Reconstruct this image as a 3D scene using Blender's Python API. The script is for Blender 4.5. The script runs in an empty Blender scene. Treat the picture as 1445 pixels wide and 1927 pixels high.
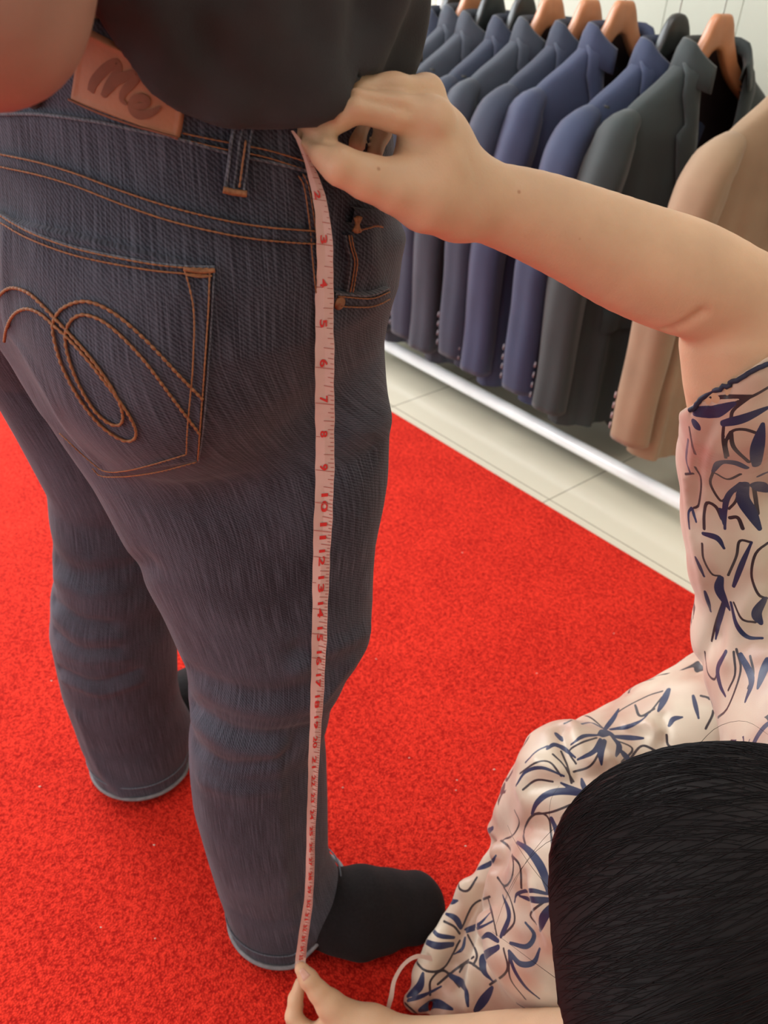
import bpy, math, random
import numpy as np
from mathutils import Matrix, Vector
from mathutils.bvhtree import BVHTree
random.seed(7); rng = np.random.default_rng(7)
C = bpy.context.scene.collection
SC = bpy.context.scene

# ------------------------------------------------------------------ camera
FPX, PITCH, ROLL, H = 1650.0, math.radians(34.8), math.radians(4.0), 1.0
_F = np.array([0, math.cos(PITCH), -math.sin(PITCH)])
_R0 = np.array([1.0, 0, 0]); _U0 = np.array([0, math.sin(PITCH), math.cos(PITCH)])
_R = math.cos(ROLL)*_R0 + math.sin(ROLL)*_U0
_U = -math.sin(ROLL)*_R0 + math.cos(ROLL)*_U0
CAM = np.array([0, 0, H])
cam = bpy.data.cameras.new('camera'); camo = bpy.data.objects.new('camera', cam); C.objects.link(camo)
cam.sensor_fit = 'VERTICAL'; cam.sensor_height = 24.0; cam.sensor_width = 18.0
cam.lens = FPX/1927*24.0
camo.matrix_world = Matrix([[_R[0], _U[0], -_F[0], 0], [_R[1], _U[1], -_F[1], 0], [_R[2], _U[2], -_F[2], H], [0, 0, 0, 1]])
cam.clip_start = 0.02
cam.dof.use_dof = True; cam.dof.focus_distance = 0.62; cam.dof.aperture_fstop = 7.5
SC.camera = camo

def ray(x, y): return _F + _R*((x-722.5)/FPX) - _U*((y-963.5)/FPX)
def W(x, y, d): return CAM + ray(x, y)*d                       # point seen at a pixel, at a given distance along the axis
def G(x, y, z=0.0):                                            # point of a horizontal plane
    r = ray(x, y); return CAM + r*((z-H)/r[2])
def YP(x, y, Y):
    r = ray(x, y); return CAM + r*(Y/r[1])
def proj(P):
    v = np.asarray(P) - CAM; z = v@_F
    return 722.5+FPX*(v@_R)/z, 963.5-FPX*(v@_U)/z, z

# ------------------------------------------------------------------ world, lights, exposure
SC.view_settings.view_transform = 'Standard'; SC.view_settings.look = 'None'
SC.view_settings.gamma = 1.0; SC.view_settings.use_curve_mapping = False
SC.view_settings.exposure = 0.0
w = bpy.data.worlds.new('world'); SC.world = w; w.use_nodes = True
w.node_tree.nodes['Background'].inputs[0].default_value = (0.86, 0.93, 1.0, 1)
w.node_tree.nodes['Background'].inputs[1].default_value = 1.0
DD = np.array([.6813, -.7320, 0]); NN = np.array([.7320, .6813, 0])    # along the rack / towards the wall
def RM(a, c, z=0.0): return DD*a + NN*c + np.array([0, 0, z])          # room coordinates -> world
def area(name, loc, target, sx, sy, power, col):
    l = bpy.data.lights.new(name, 'AREA'); l.shape = 'RECTANGLE'; l.size = sx; l.size_y = sy; l.energy = power; l.color = col
    o = bpy.data.objects.new(name, l); C.objects.link(o); o.location = loc
    o.rotation_euler = (Vector(target)-Vector(loc)).to_track_quat('-Z', 'Y').to_euler(); return o
area('window_daylight', RM(-3.85, 0.2, 1.45), RM(0.5, 0.4, 0.4), 2.6, 2.3, 150, (0.93, 0.97, 1.0))
area('shopfront_daylight', RM(-1.2, -2.3, 1.5), RM(-0.8, 1.0, 0.5), 3.0, 2.2, 32, (1.0, 0.98, 0.95))
area('ceiling_lamp', RM(-1.3, 0.2, 2.70), RM(-1.3, 0.2, 0), 1.2, 1.2, 18, (1.0, 0.99, 0.93))
area('ceiling_lamp', RM(0.3, 0.9, 2.70), RM(0.3, 0.9, 0), 1.2, 1.2, 9, (1.0, 0.99, 0.93))

# ------------------------------------------------------------------ materials
MATS = {}
def nodes(m): return m.node_tree.nodes, m.node_tree.links
def mat(name, col, rough=0.6, metal=0.0, noise=0.0, nscale=50.0, bump=0.0, bscale=200.0, sss=0.0, sheen=0.0, spec=0.5, coat=0.0, alpha=1.0, trans=0.0):
    m = bpy.data.materials.new(name); m.use_nodes = True; N, L = nodes(m); p = N['Principled BSDF']
    p.inputs['Base Color'].default_value = (*col, 1); p.inputs['Roughness'].default_value = rough
    p.inputs['Metallic'].default_value = metal; p.inputs['Specular IOR Level'].default_value = spec
    p.inputs['Sheen Weight'].default_value = sheen; p.inputs['Coat Weight'].default_value = coat
    p.inputs['Alpha'].default_value = alpha; p.inputs['Transmission Weight'].default_value = trans
    if sss:
        p.inputs['Subsurface Weight'].default_value = sss; p.inputs['Subsurface Radius'].default_value = (1.0, .35, .2)
        p.inputs['Subsurface Scale'].default_value = 0.006
    tc = N.new('ShaderNodeTexCoord')
    n = N.new('ShaderNodeTexNoise'); n.inputs['Scale'].default_value = nscale; n.inputs['Detail'].default_value = 4
    L.new(tc.outputs['Object'], n.inputs['Vector'])
    if noise:
        r = N.new('ShaderNodeValToRGB'); L.new(n.outputs['Fac'], r.inputs[0])
        r.color_ramp.elements[0].position = .3; r.color_ramp.elements[1].position = .7
        r.color_ramp.elements[0].color = (*[c*(1-noise) for c in col], 1); r.color_ramp.elements[1].color = (*[min(1, c*(1+noise)) for c in col], 1)
        L.new(r.outputs[0], p.inputs['Base Color'])
    if bump:
        b = N.new('ShaderNodeTexNoise'); b.inputs['Scale'].default_value = bscale; b.inputs['Detail'].default_value = 3
        L.new(tc.outputs['Object'], b.inputs['Vector'])
        bu = N.new('ShaderNodeBump'); bu.inputs['Strength'].default_value = bump; bu.inputs['Distance'].default_value = 0.001
        L.new(b.outputs['Fac'], bu.inputs['Height']); L.new(bu.outputs[0], p.inputs['Normal'])
    MATS[name] = m; return m

def denim_mat(name, dark, light, k=1.0):
    m = bpy.data.materials.new(name); m.use_nodes = True; N, L = nodes(m); p = N['Principled BSDF']
    p.inputs['Roughness'].default_value = .85; p.inputs['Specular IOR Level'].default_value = .2; p.inputs['Sheen Weight'].default_value = .12
    at = N.new('ShaderNodeAttribute'); at.attribute_name = 'cloth'; tc = N.new('ShaderNodeTexCoord')
    wv = N.new('ShaderNodeTexWave'); wv.wave_type = 'BANDS'; wv.bands_direction = 'DIAGONAL'; wv.inputs['Scale'].default_value = 230*k
    wv.inputs['Distortion'].default_value = 3.0; wv.inputs['Detail'].default_value = 1; wv.inputs['Detail Scale'].default_value = 2
    L.new(at.outputs['Vector'], wv.inputs['Vector'])
    mp = N.new('ShaderNodeMapping'); mp.inputs['Scale'].default_value = (1000, 22, 0); L.new(at.outputs['Vector'], mp.inputs['Vector'])
    n1 = N.new('ShaderNodeTexNoise'); n1.inputs['Scale'].default_value = 1.0; n1.inputs['Detail'].default_value = 2; L.new(mp.outputs[0], n1.inputs['Vector'])
    n2 = N.new('ShaderNodeTexNoise'); n2.inputs['Scale'].default_value = 9; n2.inputs['Detail'].default_value = 5; L.new(tc.outputs['Object'], n2.inputs['Vector'])
    a = N.new('ShaderNodeMath'); a.operation = 'MULTIPLY'; L.new(wv.outputs['Fac'], a.inputs[0]); a.inputs[1].default_value = .26
    pw = N.new('ShaderNodeMath'); pw.operation = 'POWER'; L.new(n1.outputs['Fac'], pw.inputs[0]); pw.inputs[1].default_value = 2.2
    b = N.new('ShaderNodeMath'); b.operation = 'MULTIPLY_ADD'; L.new(pw.outputs[0], b.inputs[0]); b.inputs[1].default_value = .9; L.new(a.outputs[0], b.inputs[2])
    c = N.new('ShaderNodeMath'); c.operation = 'MULTIPLY_ADD'; L.new(n2.outputs['Fac'], c.inputs[0]); c.inputs[1].default_value = .55; L.new(b.outputs[0], c.inputs[2])
    r = N.new('ShaderNodeValToRGB'); L.new(c.outputs[0], r.inputs[0])
    r.color_ramp.elements[0].position = .38; r.color_ramp.elements[1].position = .95
    r.color_ramp.elements[0].color = (*dark, 1); r.color_ramp.elements[1].color = (*light, 1)
    L.new(r.outputs[0], p.inputs['Base Color'])
    bu = N.new('ShaderNodeBump'); bu.inputs['Strength'].default_value = .5; bu.inputs['Distance'].default_value = .0006
    L.new(b.outputs[0], bu.inputs['Height']); L.new(bu.outputs[0], p.inputs['Normal'])
    MATS[name] = m; return m

denim_mat('denim', (.018, .019, .029), (.115, .125, .165))
denim_mat('denim_faded', (.05, .055, .07), (.21, .23, .27))
mat('hem_edge', (.20, .20, .21), .9, bump=.4, noise=.2, nscale=120)
mat('thread', (.27, .115, .045), .6, noise=.25, nscale=500)
mat('leather', (.36, .145, .07), .55, noise=.12, nscale=60, bump=.2, bscale=500)
mat('leather_print', (.20, .075, .042), .75, noise=.15, nscale=90)
mat('metal', (.75, .70, .62), .25, 1.0, noise=.05)
mat('copper', (.30, .14, .08), .4, .8, noise=.1)
mat('tee', (.042, .042, .044), .92, noise=.15, nscale=30, bump=.3, bscale=1200, sheen=.05, spec=.2)
mat('sock', (.013, .011, .012), .95, noise=.2, nscale=300, bump=.6, bscale=900, sheen=.04, spec=.15)
mat('belt', (.02, .018, .018), .45, noise=.1)
mat('tape', (.64, .47, .40), .45, noise=.03, nscale=80)
mat('tape_red', (.60, .035, .03), .5, noise=.05)
mat('tape_line', (.42, .16, .13), .5, noise=.05)
mat('white_metal', (.86, .90, .90), .3, noise=.02, coat=.3)
mat('wood', (.50, .215, .095), .38, noise=.12, nscale=25, coat=.3)
mat('black_plastic', (.022, .027, .026), .32, noise=.1)
mat('wire', (.35, .36, .32), .35, .9, noise=.05)
mat('hair', (.0075, .0065, .007), .62, noise=.2, nscale=40, spec=.22)
mat('wall', (.60, .62, .52), .75, noise=.03, nscale=6, bump=.1, bscale=80)
mat('ceiling', (.8, .8, .78), .8, noise=.02, nscale=5)
mat('frame', (.6, .62, .62), .4, .3, noise=.03)
mat('glass', (.9, .95, .95), .02, noise=.0, alpha=.12)
mat('navy_trim', (.018, .022, .05), .7, noise=.2, nscale=200)
mat('lint', (.75, .70, .58), .8, noise=.2)
mat('lining', (.022, .014, .015), .5, noise=.1)
mat('button', (.17, .15, .17), .25, noise=.1)
mat('button_tan', (.33, .23, .22), .25, noise=.1)

def skin_mat(name, col):
    m = mat(name, col, .48, noise=.07, nscale=30, bump=.18, bscale=700, sss=.25, spec=.35)
    N, L = nodes(m); p = N['Principled BSDF']
    tc = [n for n in N if n.type == 'TEX_COORD'][0]
    v = N.new('ShaderNodeTexVoronoi'); v.inputs['Scale'].default_value = 34; L.new(tc.outputs['Object'], v.inputs['Vector'])
    r = N.new('ShaderNodeValToRGB'); L.new(v.outputs['Distance'], r.inputs[0])
    r.color_ramp.elements[0].position = .02; r.color_ramp.elements[0].color = (.42, .22, .14, 1)
    r.color_ramp.elements[1].position = .05; r.color_ramp.elements[1].color = (1, 1, 1, 1)
    mx = N.new('ShaderNodeMix'); mx.data_type = 'RGBA'; mx.blend_type = 'MULTIPLY'; mx.inputs[0].default_value = .5
    src = p.inputs['Base Color'].links[0].from_socket
    L.new(src, mx.inputs[6]); L.new(r.outputs[0], mx.inputs[7]); L.new(mx.outputs[2], p.inputs['Base Color'])
    return m
skin_mat('skin', (.68, .455, .285)); skin_mat('skin_tan', (.40, .225, .165))

def carpet_mat():
    m = bpy.data.materials.new('carpet'); m.use_nodes = True; N, L = nodes(m); p = N['Principled BSDF']
    p.inputs['Roughness'].default_value = .9; p.inputs['Specular IOR Level'].default_value = .10; p.inputs['Sheen Weight'].default_value = .04
    p.inputs['Sheen Tint'].default_value = (1, .3, .2, 1)
    tc = N.new('ShaderNodeTexCoord')
    v = N.new('ShaderNodeTexVoronoi'); v.inputs['Scale'].default_value = 420; L.new(tc.outputs['Object'], v.inputs['Vector'])
    n = N.new('ShaderNodeTexNoise'); n.inputs['Scale'].default_value = 160; n.inputs['Detail'].default_value = 5; L.new(tc.outputs['Object'], n.inputs['Vector'])
    n2 = N.new('ShaderNodeTexNoise'); n2.inputs['Scale'].default_value = 9; n2.inputs['Detail'].default_value = 3; L.new(tc.outputs['Object'], n2.inputs['Vector'])
    a = N.new('ShaderNodeMath'); a.operation = 'MULTIPLY_ADD'; L.new(v.outputs['Distance'], a.inputs[0]); a.inputs[1].default_value = -.6; L.new(n.outputs['Fac'], a.inputs[2])
    b = N.new('ShaderNodeMath'); b.operation = 'MULTIPLY_ADD'; L.new(n2.outputs['Fac'], b.inputs[0]); b.inputs[1].default_value = .25; L.new(a.outputs[0], b.inputs[2])
    r = N.new('ShaderNodeValToRGB'); L.new(b.outputs[0], r.inputs[0])
    r.color_ramp.elements[0].position = .08; r.color_ramp.elements[0].color = (.36, .008, .005, 1)
    r.color_ramp.elements[1].position = .55; r.color_ramp.elements[1].color = (.80, .039, .020, 1)
    L.new(r.outputs[0], p.inputs['Base Color'])
    bu = N.new('ShaderNodeBump'); bu.inputs['Strength'].default_value = .6; bu.inputs['Distance'].default_value = .003
    L.new(a.outputs[0], bu.inputs['Height']); L.new(bu.outputs[0], p.inputs['Normal']); MATS['carpet'] = m
carpet_mat()

def tile_mat():
    m = bpy.data.materials.new('tile'); m.use_nodes = True; N, L = nodes(m); p = N['Principled BSDF']
    p.inputs['Roughness'].default_value = .13; p.inputs['Specular IOR Level'].default_value = .5
    tc = N.new('ShaderNodeTexCoord'); sp = N.new('ShaderNodeSeparateXYZ'); L.new(tc.outputs['Object'], sp.inputs[0])
    def joint(out, off):
        s = N.new('ShaderNodeMath'); s.operation = 'ADD'; L.new(out, s.inputs[0]); s.inputs[1].default_value = off
        q = N.new('ShaderNodeMath'); q.operation = 'PINGPONG'; L.new(s.outputs[0], q.inputs[0]); q.inputs[1].default_value = .247
        c = N.new('ShaderNodeMath'); c.operation = 'LESS_THAN'; L.new(q.outputs[0], c.inputs[0]); c.inputs[1].default_value = .0011; return c
    ja = joint(sp.outputs[0], .885); jb = joint(sp.outputs[1], -1.290)
    mx = N.new('ShaderNodeMath'); mx.operation = 'MAXIMUM'; L.new(ja.outputs[0], mx.inputs[0]); L.new(jb.outputs[0], mx.inputs[1])
    n = N.new('ShaderNodeTexNoise'); n.inputs['Scale'].default_value = 3; n.inputs['Detail'].default_value = 6; L.new(tc.outputs['Object'], n.inputs['Vector'])
    r = N.new('ShaderNodeValToRGB'); L.new(n.outputs['Fac'], r.inputs[0])
    r.color_ramp.elements[0].color = (.66, .62, .49, 1); r.color_ramp.elements[1].color = (.74, .71, .57, 1)
    c = N.new('ShaderNodeMix'); c.data_type = 'RGBA'; L.new(mx.outputs[0], c.inputs[0]); L.new(r.outputs[0], c.inputs[6]); c.inputs[7].default_value = (.22, .19, .14, 1)
    L.new(c.outputs[2], p.inputs['Base Color']); MATS['tile'] = m
tile_mat()

def cloth_mat(name, col):
    m = mat(name, col, .75, noise=.10, nscale=14, bump=.25, bscale=900, sheen=.18, spec=.3); return m
for nm, c in dict(wool_navy=(.023, .034, .062), wool_blue=(.030, .046, .098), wool_slate=(.034, .046, .066), wool_indigo=(.034, .048, .100),
                  wool_dark=(.013, .017, .028), wool_green=(.030, .043, .044), wool_tan=(.31, .215, .13), wool_grey=(.040, .052, .072)).items(): cloth_mat(nm, c)

# ------------------------------------------------------------------ object helpers
def tag(o, label=None, cat=None, group=None, kind=None):
    if label: o['label'] = label
    if cat: o['category'] = cat
    if group: o['group'] = group
    if kind: o['kind'] = kind
    return o
def empty(name, loc=(0, 0, 0), rz=0.0):
    o = bpy.data.objects.new(name, None); C.objects.link(o); o.location = loc; o.rotation_euler = (0, 0, rz); o.empty_display_size = .05; return o
def mobj(name, V, Fc, m, parent=None, smooth=True, midx=None):
    me = bpy.data.meshes.new(name); V = np.asarray(V, float)
    me.from_pydata([tuple(v) for v in V], [], [tuple(int(i) for i in f) for f in Fc])
    ms = m if isinstance(m, (list, tuple)) else [m]
    for k in ms: me.materials.append(MATS[k])
    if smooth: me.polygons.foreach_set('use_smooth', [True]*len(me.polygons))
    if midx is not None: me.polygons.foreach_set('material_index', list(midx))
    if ms[0].startswith('denim'): cloth_attr(me, V)
    me.validate(); me.update()
    o = bpy.data.objects.new(name, me); C.objects.link(o)
    if parent is not None: setparent(o, parent)
    return o
def cloth_attr(me, V):
    V = np.asarray(V, float); z = V[:, 2]; t = np.clip((z-.66)/.12, 0, 1)
    rx = np.interp(z, RL[0], RL[1])*(1-t)+PC[0]*t; ry = np.interp(z, RL[0], RL[2])*(1-t)+PC[1]*t
    lx = np.interp(z, LL[0], LL[1]); ly = np.interp(z, LL[0], LL[2])
    left = (np.hypot(V[:, 0]-lx, V[:, 1]-ly) < np.hypot(V[:, 0]-np.interp(z, RL[0], RL[1]), V[:, 1]-np.interp(z, RL[0], RL[2]))) & (z < .70)
    cx = np.where(left, lx, rx); cy = np.where(left, ly, ry); rad = np.where(left, .08, .08+.07*t)
    u = np.arctan2(V[:, 0]-cx, -(V[:, 1]-cy))*rad
    a = me.attributes.new('cloth', 'FLOAT_VECTOR', 'POINT'); a.data.foreach_set('vector', np.stack([u, z, np.zeros(len(z))], 1).astype(np.float32).ravel())
def setparent(o, p):
    o.parent = p
    bpy.context.view_layer.update()
    o.matrix_parent_inverse = p.matrix_world.inverted()
class MB:
    def __init__(s): s.v = []; s.f = []; s.m = []
    def add(s, V, Fc, mi=0):
        n = len(s.v); s.v.extend([tuple(map(float, v)) for v in V]); s.f.extend([tuple(int(i)+n for i in f) for f in Fc]); s.m.extend([mi]*len(Fc)); return s
    def box(s, c, sz, ax=None, mi=0):
        c = np.array(c, float); sz = np.array(sz, float)/2
        A = np.eye(3) if ax is None else np.array(ax, float)
        V = [c + A.T@(np.array(k)*sz) for k in ((-1,-1,-1),(1,-1,-1),(1,1,-1),(-1,1,-1),(-1,-1,1),(1,-1,1),(1,1,1),(-1,1,1))]
        return s.add(V, [(0,3,2,1),(4,5,6,7),(0,1,5,4),(1,2,6,5),(2,3,7,6),(3,0,4,7)], mi)
    def tube(s, P, r, n=10, mi=0, flat=1.0, nrm=None):
        P = np.array(P, float); k = len(P); r = np.full(k, r) if np.isscalar(r) else np.array(r)
        T = np.gradient(P, axis=0); T /= np.linalg.norm(T, axis=1)[:, None]+1e-12
        up = np.array([0, 0, 1.0]) if nrm is None else None
        V = []; prev = None
        for i in range(k):
            if nrm is not None: u = np.array(nrm[i]) - T[i]*(nrm[i]@T[i])
            else:
                u = prev if prev is not None else (up if abs(T[i][2]) < .9 else np.array([1.0, 0, 0]))
                u = u - T[i]*(u@T[i])
            u = u/(np.linalg.norm(u)+1e-12); prev = u; b = np.cross(T[i], u)
            for j in range(n):
                a = 2*math.pi*j/n; V.append(P[i] + r[i]*(flat*math.cos(a)*u + math.sin(a)*b))
        Fc = [(i*n+j, i*n+(j+1) % n, (i+1)*n+(j+1) % n, (i+1)*n+j) for i in range(k-1) for j in range(n)]
        Fc += [tuple(range(n-1, -1, -1)), tuple((k-1)*n+j for j in range(n))]
        return s.add(V, Fc, mi)
    def build(s, name, m, parent=None, smooth=True): return mobj(name, s.v, s.f, m, parent, smooth, s.m if isinstance(m, (list, tuple)) else None)

def interp_path(P, n):                                        # Catmull-like smooth resample
    P = np.array(P, float)
    if len(P) == 2: t = np.linspace(0, 1, n)[:, None]; return P[0]*(1-t)+P[1]*t
    d = np.r_[0, np.cumsum(np.linalg.norm(np.diff(P, axis=0), axis=1))]
    Q = np.vstack([2*P[0]-P[1], P, 2*P[-1]-P[-2]]); out = []
    for s in np.linspace(0, d[-1], n):
        i = min(np.searchsorted(d, s, side='right')-1, len(P)-2); t = (s-d[i])/(d[i+1]-d[i]+1e-12)
        a, b, c, e = Q[i], Q[i+1], Q[i+2], Q[i+3]
        out.append(.5*((2*b)+(-a+c)*t+(2*a-5*b+4*c-e)*t*t+(-a+3*b-3*c+e)*t**3))
    return np.array(out)

# ------------------------------------------------------------------ signed-distance modelling
def smin(a, b, k):
    if k <= 0: return np.minimum(a, b)
    h = np.clip(.5+.5*(b-a)/k, 0, 1); return b*(1-h)+a*h - k*h*(1-h)
def chain(P, pts, rad, k=0.0):
    d = None
    for i in range(len(pts)-1):
        a, b = np.array(pts[i]), np.array(pts[i+1]); ab = b-a
        t = np.clip(((P-a)@ab)/(ab@ab+1e-12), 0, 1)
        q = np.linalg.norm(P-a-t[:, None]*ab, axis=1)-(rad[i]+(rad[i+1]-rad[i])*t)
        d = q if d is None else smin(d, q, k)
    return d
def ell(P, c, r, A=None):
    q = P-np.array(c)
    if A is not None: q = q@np.array(A).T
    r = np.array(r); k = np.linalg.norm(q/r, axis=1); g = np.linalg.norm(q/(r*r), axis=1)+1e-9
    return k*(k-1)/g
def zloft(P, z, cx, cy, a, b, th=0.0, e=2.0):
    zz = P[:, 2]; zc = np.clip(zz, z[0], z[-1])
    X = np.interp(zc, z, cx); Y = np.interp(zc, z, cy); A = np.interp(zc, z, a); B = np.interp(zc, z, b)
    x = P[:, 0]-X; y = P[:, 1]-Y
    if th: x, y = x*math.cos(th)+y*math.sin(th), -x*math.sin(th)+y*math.cos(th)
    k = (np.abs(x/A)**e+np.abs(y/B)**e)**(1/e)
    d = (k-1)*np.minimum(A, B)
    return np.maximum(d, np.maximum(z[0]-zz, zz-z[-1]))
def net(fn, lo, hi, h, name, m, parent=None, B=12):
    lo = np.array(lo, float); n = (np.ceil((np.array(hi)-lo)/h/B).astype(int))*B+1
    D = np.ones(n, np.float32)
    nb = (n-1)//B; ii = np.stack(np.meshgrid(*[np.arange(k) for k in nb], indexing='ij'), -1).reshape(-1, 3)
    cen = lo+(ii+.5)*B*h; dc = fn(cen); rad = B*h*.87*1.6+.004
    loc = np.stack(np.meshgrid(*[np.arange(B+1)]*3, indexing='ij'), -1).reshape(-1, 3)
    for q in ii[dc <= -rad]: D[q[0]*B:q[0]*B+B+1, q[1]*B:q[1]*B+B+1, q[2]*B:q[2]*B+B+1] = -1
    act = ii[np.abs(dc) < rad]
    for s in range(0, len(act), 64):
        A = act[s:s+64]; G3 = (A[:, None, :]*B+loc[None]); P = (lo+G3.reshape(-1, 3)*h)
        v = fn(P).astype(np.float32); g = G3.reshape(-1, 3); D[g[:, 0], g[:, 1], g[:, 2]] = v
    D[0] = D[-1] = 1; D[:, 0] = D[:, -1] = 1; D[:, :, 0] = D[:, :, -1] = 1
    S = D < 0; c = np.zeros(np.array(D.shape)-1, np.uint8)
    for dx in (0, 1):
        for dy in (0, 1):
            for dz in (0, 1): c += S[dx:dx+c.shape[0], dy:dy+c.shape[1], dz:dz+c.shape[2]]
    cells = np.argwhere((c > 0) & (c < 8)); del c
    idx = np.full(np.array(D.shape)-1, -1, np.int32); idx[cells[:, 0], cells[:, 1], cells[:, 2]] = np.arange(len(cells))
    acc = np.zeros((len(cells), 3)); cnt = np.zeros(len(cells))
    for ax in range(3):
        o = [k for k in range(3) if k != ax]
        for u in (0, 1):
            for v in (0, 1):
                p0 = cells.copy(); p0[:, o[0]] += u; p0[:, o[1]] += v; p1 = p0.copy(); p1[:, ax] += 1
                a = D[p0[:, 0], p0[:, 1], p0[:, 2]]; b = D[p1[:, 0], p1[:, 1], p1[:, 2]]
                mk = (a < 0) != (b < 0); t = a[mk]/(a[mk]-b[mk]); q = p0[mk].astype(float); q[:, ax] += t
                acc[mk] += q; cnt[mk] += 1
    V = lo+(acc/cnt[:, None])*h
    quads = []
    for ax in range(3):
        sl0 = [slice(None)]*3; sl1 = [slice(None)]*3; sl0[ax] = slice(0, -1); sl1[ax] = slice(1, None)
        ch = S[tuple(sl0)] != S[tuple(sl1)]; e = np.argwhere(ch); e = e[(e > 0).all(1) | True]
        o = [(ax+1) % 3, (ax+2) % 3]; ok = (e[:, o[0]] > 0) & (e[:, o[1]] > 0) & (e[:, o[0]] < D.shape[o[0]]-1) & (e[:, o[1]] < D.shape[o[1]]-1); e = e[ok]
        q = []
        for du, dv in ((-1, -1), (0, -1), (0, 0), (-1, 0)):
            g = e.copy(); g[:, o[0]] += du; g[:, o[1]] += dv; q.append(idx[g[:, 0], g[:, 1], g[:, 2]])
        q = np.stack(q, 1); flip = ~S[e[:, 0], e[:, 1], e[:, 2]]; q[flip] = q[flip][:, ::-1]; quads.append(q)
    Q = np.vstack(quads); Q = Q[(Q >= 0).all(1)]
    me = bpy.data.meshes.new(name); me.vertices.add(len(V)); me.vertices.foreach_set('co', V.astype(np.float32).ravel())
    me.loops.add(len(Q)*4); me.loops.foreach_set('vertex_index', Q.astype(np.int32).ravel())
    me.polygons.add(len(Q)); me.polygons.foreach_set('loop_start', np.arange(0, len(Q)*4, 4, dtype=np.int32)); me.polygons.foreach_set('loop_total', np.full(len(Q), 4, np.int32))
    me.polygons.foreach_set('use_smooth', np.ones(len(Q), bool)); me.update(calc_edges=True); me.validate()
    me.materials.append(MATS[m]); o = bpy.data.objects.new(name, me); C.objects.link(o)
    if parent is not None: setparent(o, parent)
    return o
def get(o):
    me = o.data; n = len(me.vertices); V = np.empty(n*3, np.float32); me.vertices.foreach_get('co', V)
    Nn = np.empty(n*3, np.float32); me.vertices.foreach_get('normal', Nn); return V.reshape(-1, 3).astype(float), Nn.reshape(-1, 3).astype(float)
def put(o, V): o.data.vertices.foreach_set('co', V.astype(np.float32).ravel()); o.data.update()
def bvh(o):
    V, _ = get(o); return BVHTree.FromPolygons([Vector(v) for v in V], [tuple(p.vertices) for p in o.data.polygons])
def hit(T, x, y, off=0.0):
    d = Vector(ray(x, y)).normalized(); loc, nr, i, dist = T.ray_cast(Vector(CAM), d)
    if loc is None: return None, None
    if nr.dot(d) > 0: nr = -nr
    return np.array(loc+nr*off), np.array(nr)
def polydist(V, P):
    d = np.full(len(V), 1e9)
    for i in range(len(P)-1):
        a, b = P[i], P[i+1]; ab = b-a; t = np.clip(((V-a)@ab)/(ab@ab+1e-12), 0, 1)
        d = np.minimum(d, np.linalg.norm(V-a-t[:, None]*ab, axis=1))
    return d
def crease(o, T, lines):
    V, Nn = get(o); D = np.zeros(len(V))
    for pts, amp, wid in lines:
        P = [hit(T, *q)[0] for q in interp_path(pts, 14)]; P = [p for p in P if p is not None]
        if len(P) < 2: continue
        d = polydist(V, np.array(P)); D += amp*np.exp(-(d/wid)**2)
    put(o, V+Nn*D[:, None])
def on_path(T, pts, n, off):
    P, Q = [], []
    for q in interp_path(pts, n):
        p, nn = hit(T, q[0], q[1], off)
        if p is None: continue
        if P and np.linalg.norm(p-P[-1]) > .05: continue
        P.append(p); Q.append(nn)
    return np.array(P), np.array(Q)
def strip(T, pts, halfpx, off, n=40, th=.001, m=8):
    """a band of cloth lying on a surface: its centre line and half width are measured where it lies"""
    P, Q = on_path(T, pts, n, 0.0); P3 = P.copy()
    Tn = np.gradient(P3, axis=0); Tn /= np.linalg.norm(Tn, axis=1)[:, None]
    dep = ((P3-CAM)@_F).mean(); hw = halfpx*dep/FPX
    B = np.cross(Q, Tn); B /= np.linalg.norm(B, axis=1)[:, None]
    k = len(P3); V = []; Fc = []
    prof = [(-1, -.001), (-1, off), (-.85, off+th), (0, off+th*1.1), (.85, off+th), (1, off), (1, -.001)]
    for i in range(k):
        for s, o in prof:
            p = P3[i]+B[i]*hw*s; loc, nr, _, dist = T.find_nearest(Vector(p))
            if loc is not None and dist < .02: p = np.array(loc)
            V.append(p+Q[i]*o)
    L = len(prof); Fc = [(i*L+j, i*L+j+1, (i+1)*L+j+1, (i+1)*L+j) for i in range(k-1) for j in range(L-1)]
    return V, Fc
def stitches(mb, T, pts, off=.0008, r=.00055, step=.0034, mi=0):
    n = max(8, int(sum(math.dist(pts[i], pts[i+1]) for i in range(len(pts)-1))/4))
    P, Q = on_path(T, pts, n, off)
    if len(P) < 4: return
    d = np.r_[0, np.cumsum(np.linalg.norm(np.diff(P, axis=0), axis=1))]; m = max(int(d[-1]/(step/4)), 4)
    s = np.linspace(0, d[-1], m); R = np.stack([np.interp(s, d, P[:, k]) for k in range(3)], 1); QN = np.stack([np.interp(s, d, Q[:, k]) for k in range(3)], 1)
    ph = (s/step) % 1; rr = r*(.35+.75*np.sqrt(np.clip(np.sin(math.pi*ph), 0, 1)))
    mb.tube(R+QN*(rr[:, None]-r*.6), rr, 6, mi)

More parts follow.
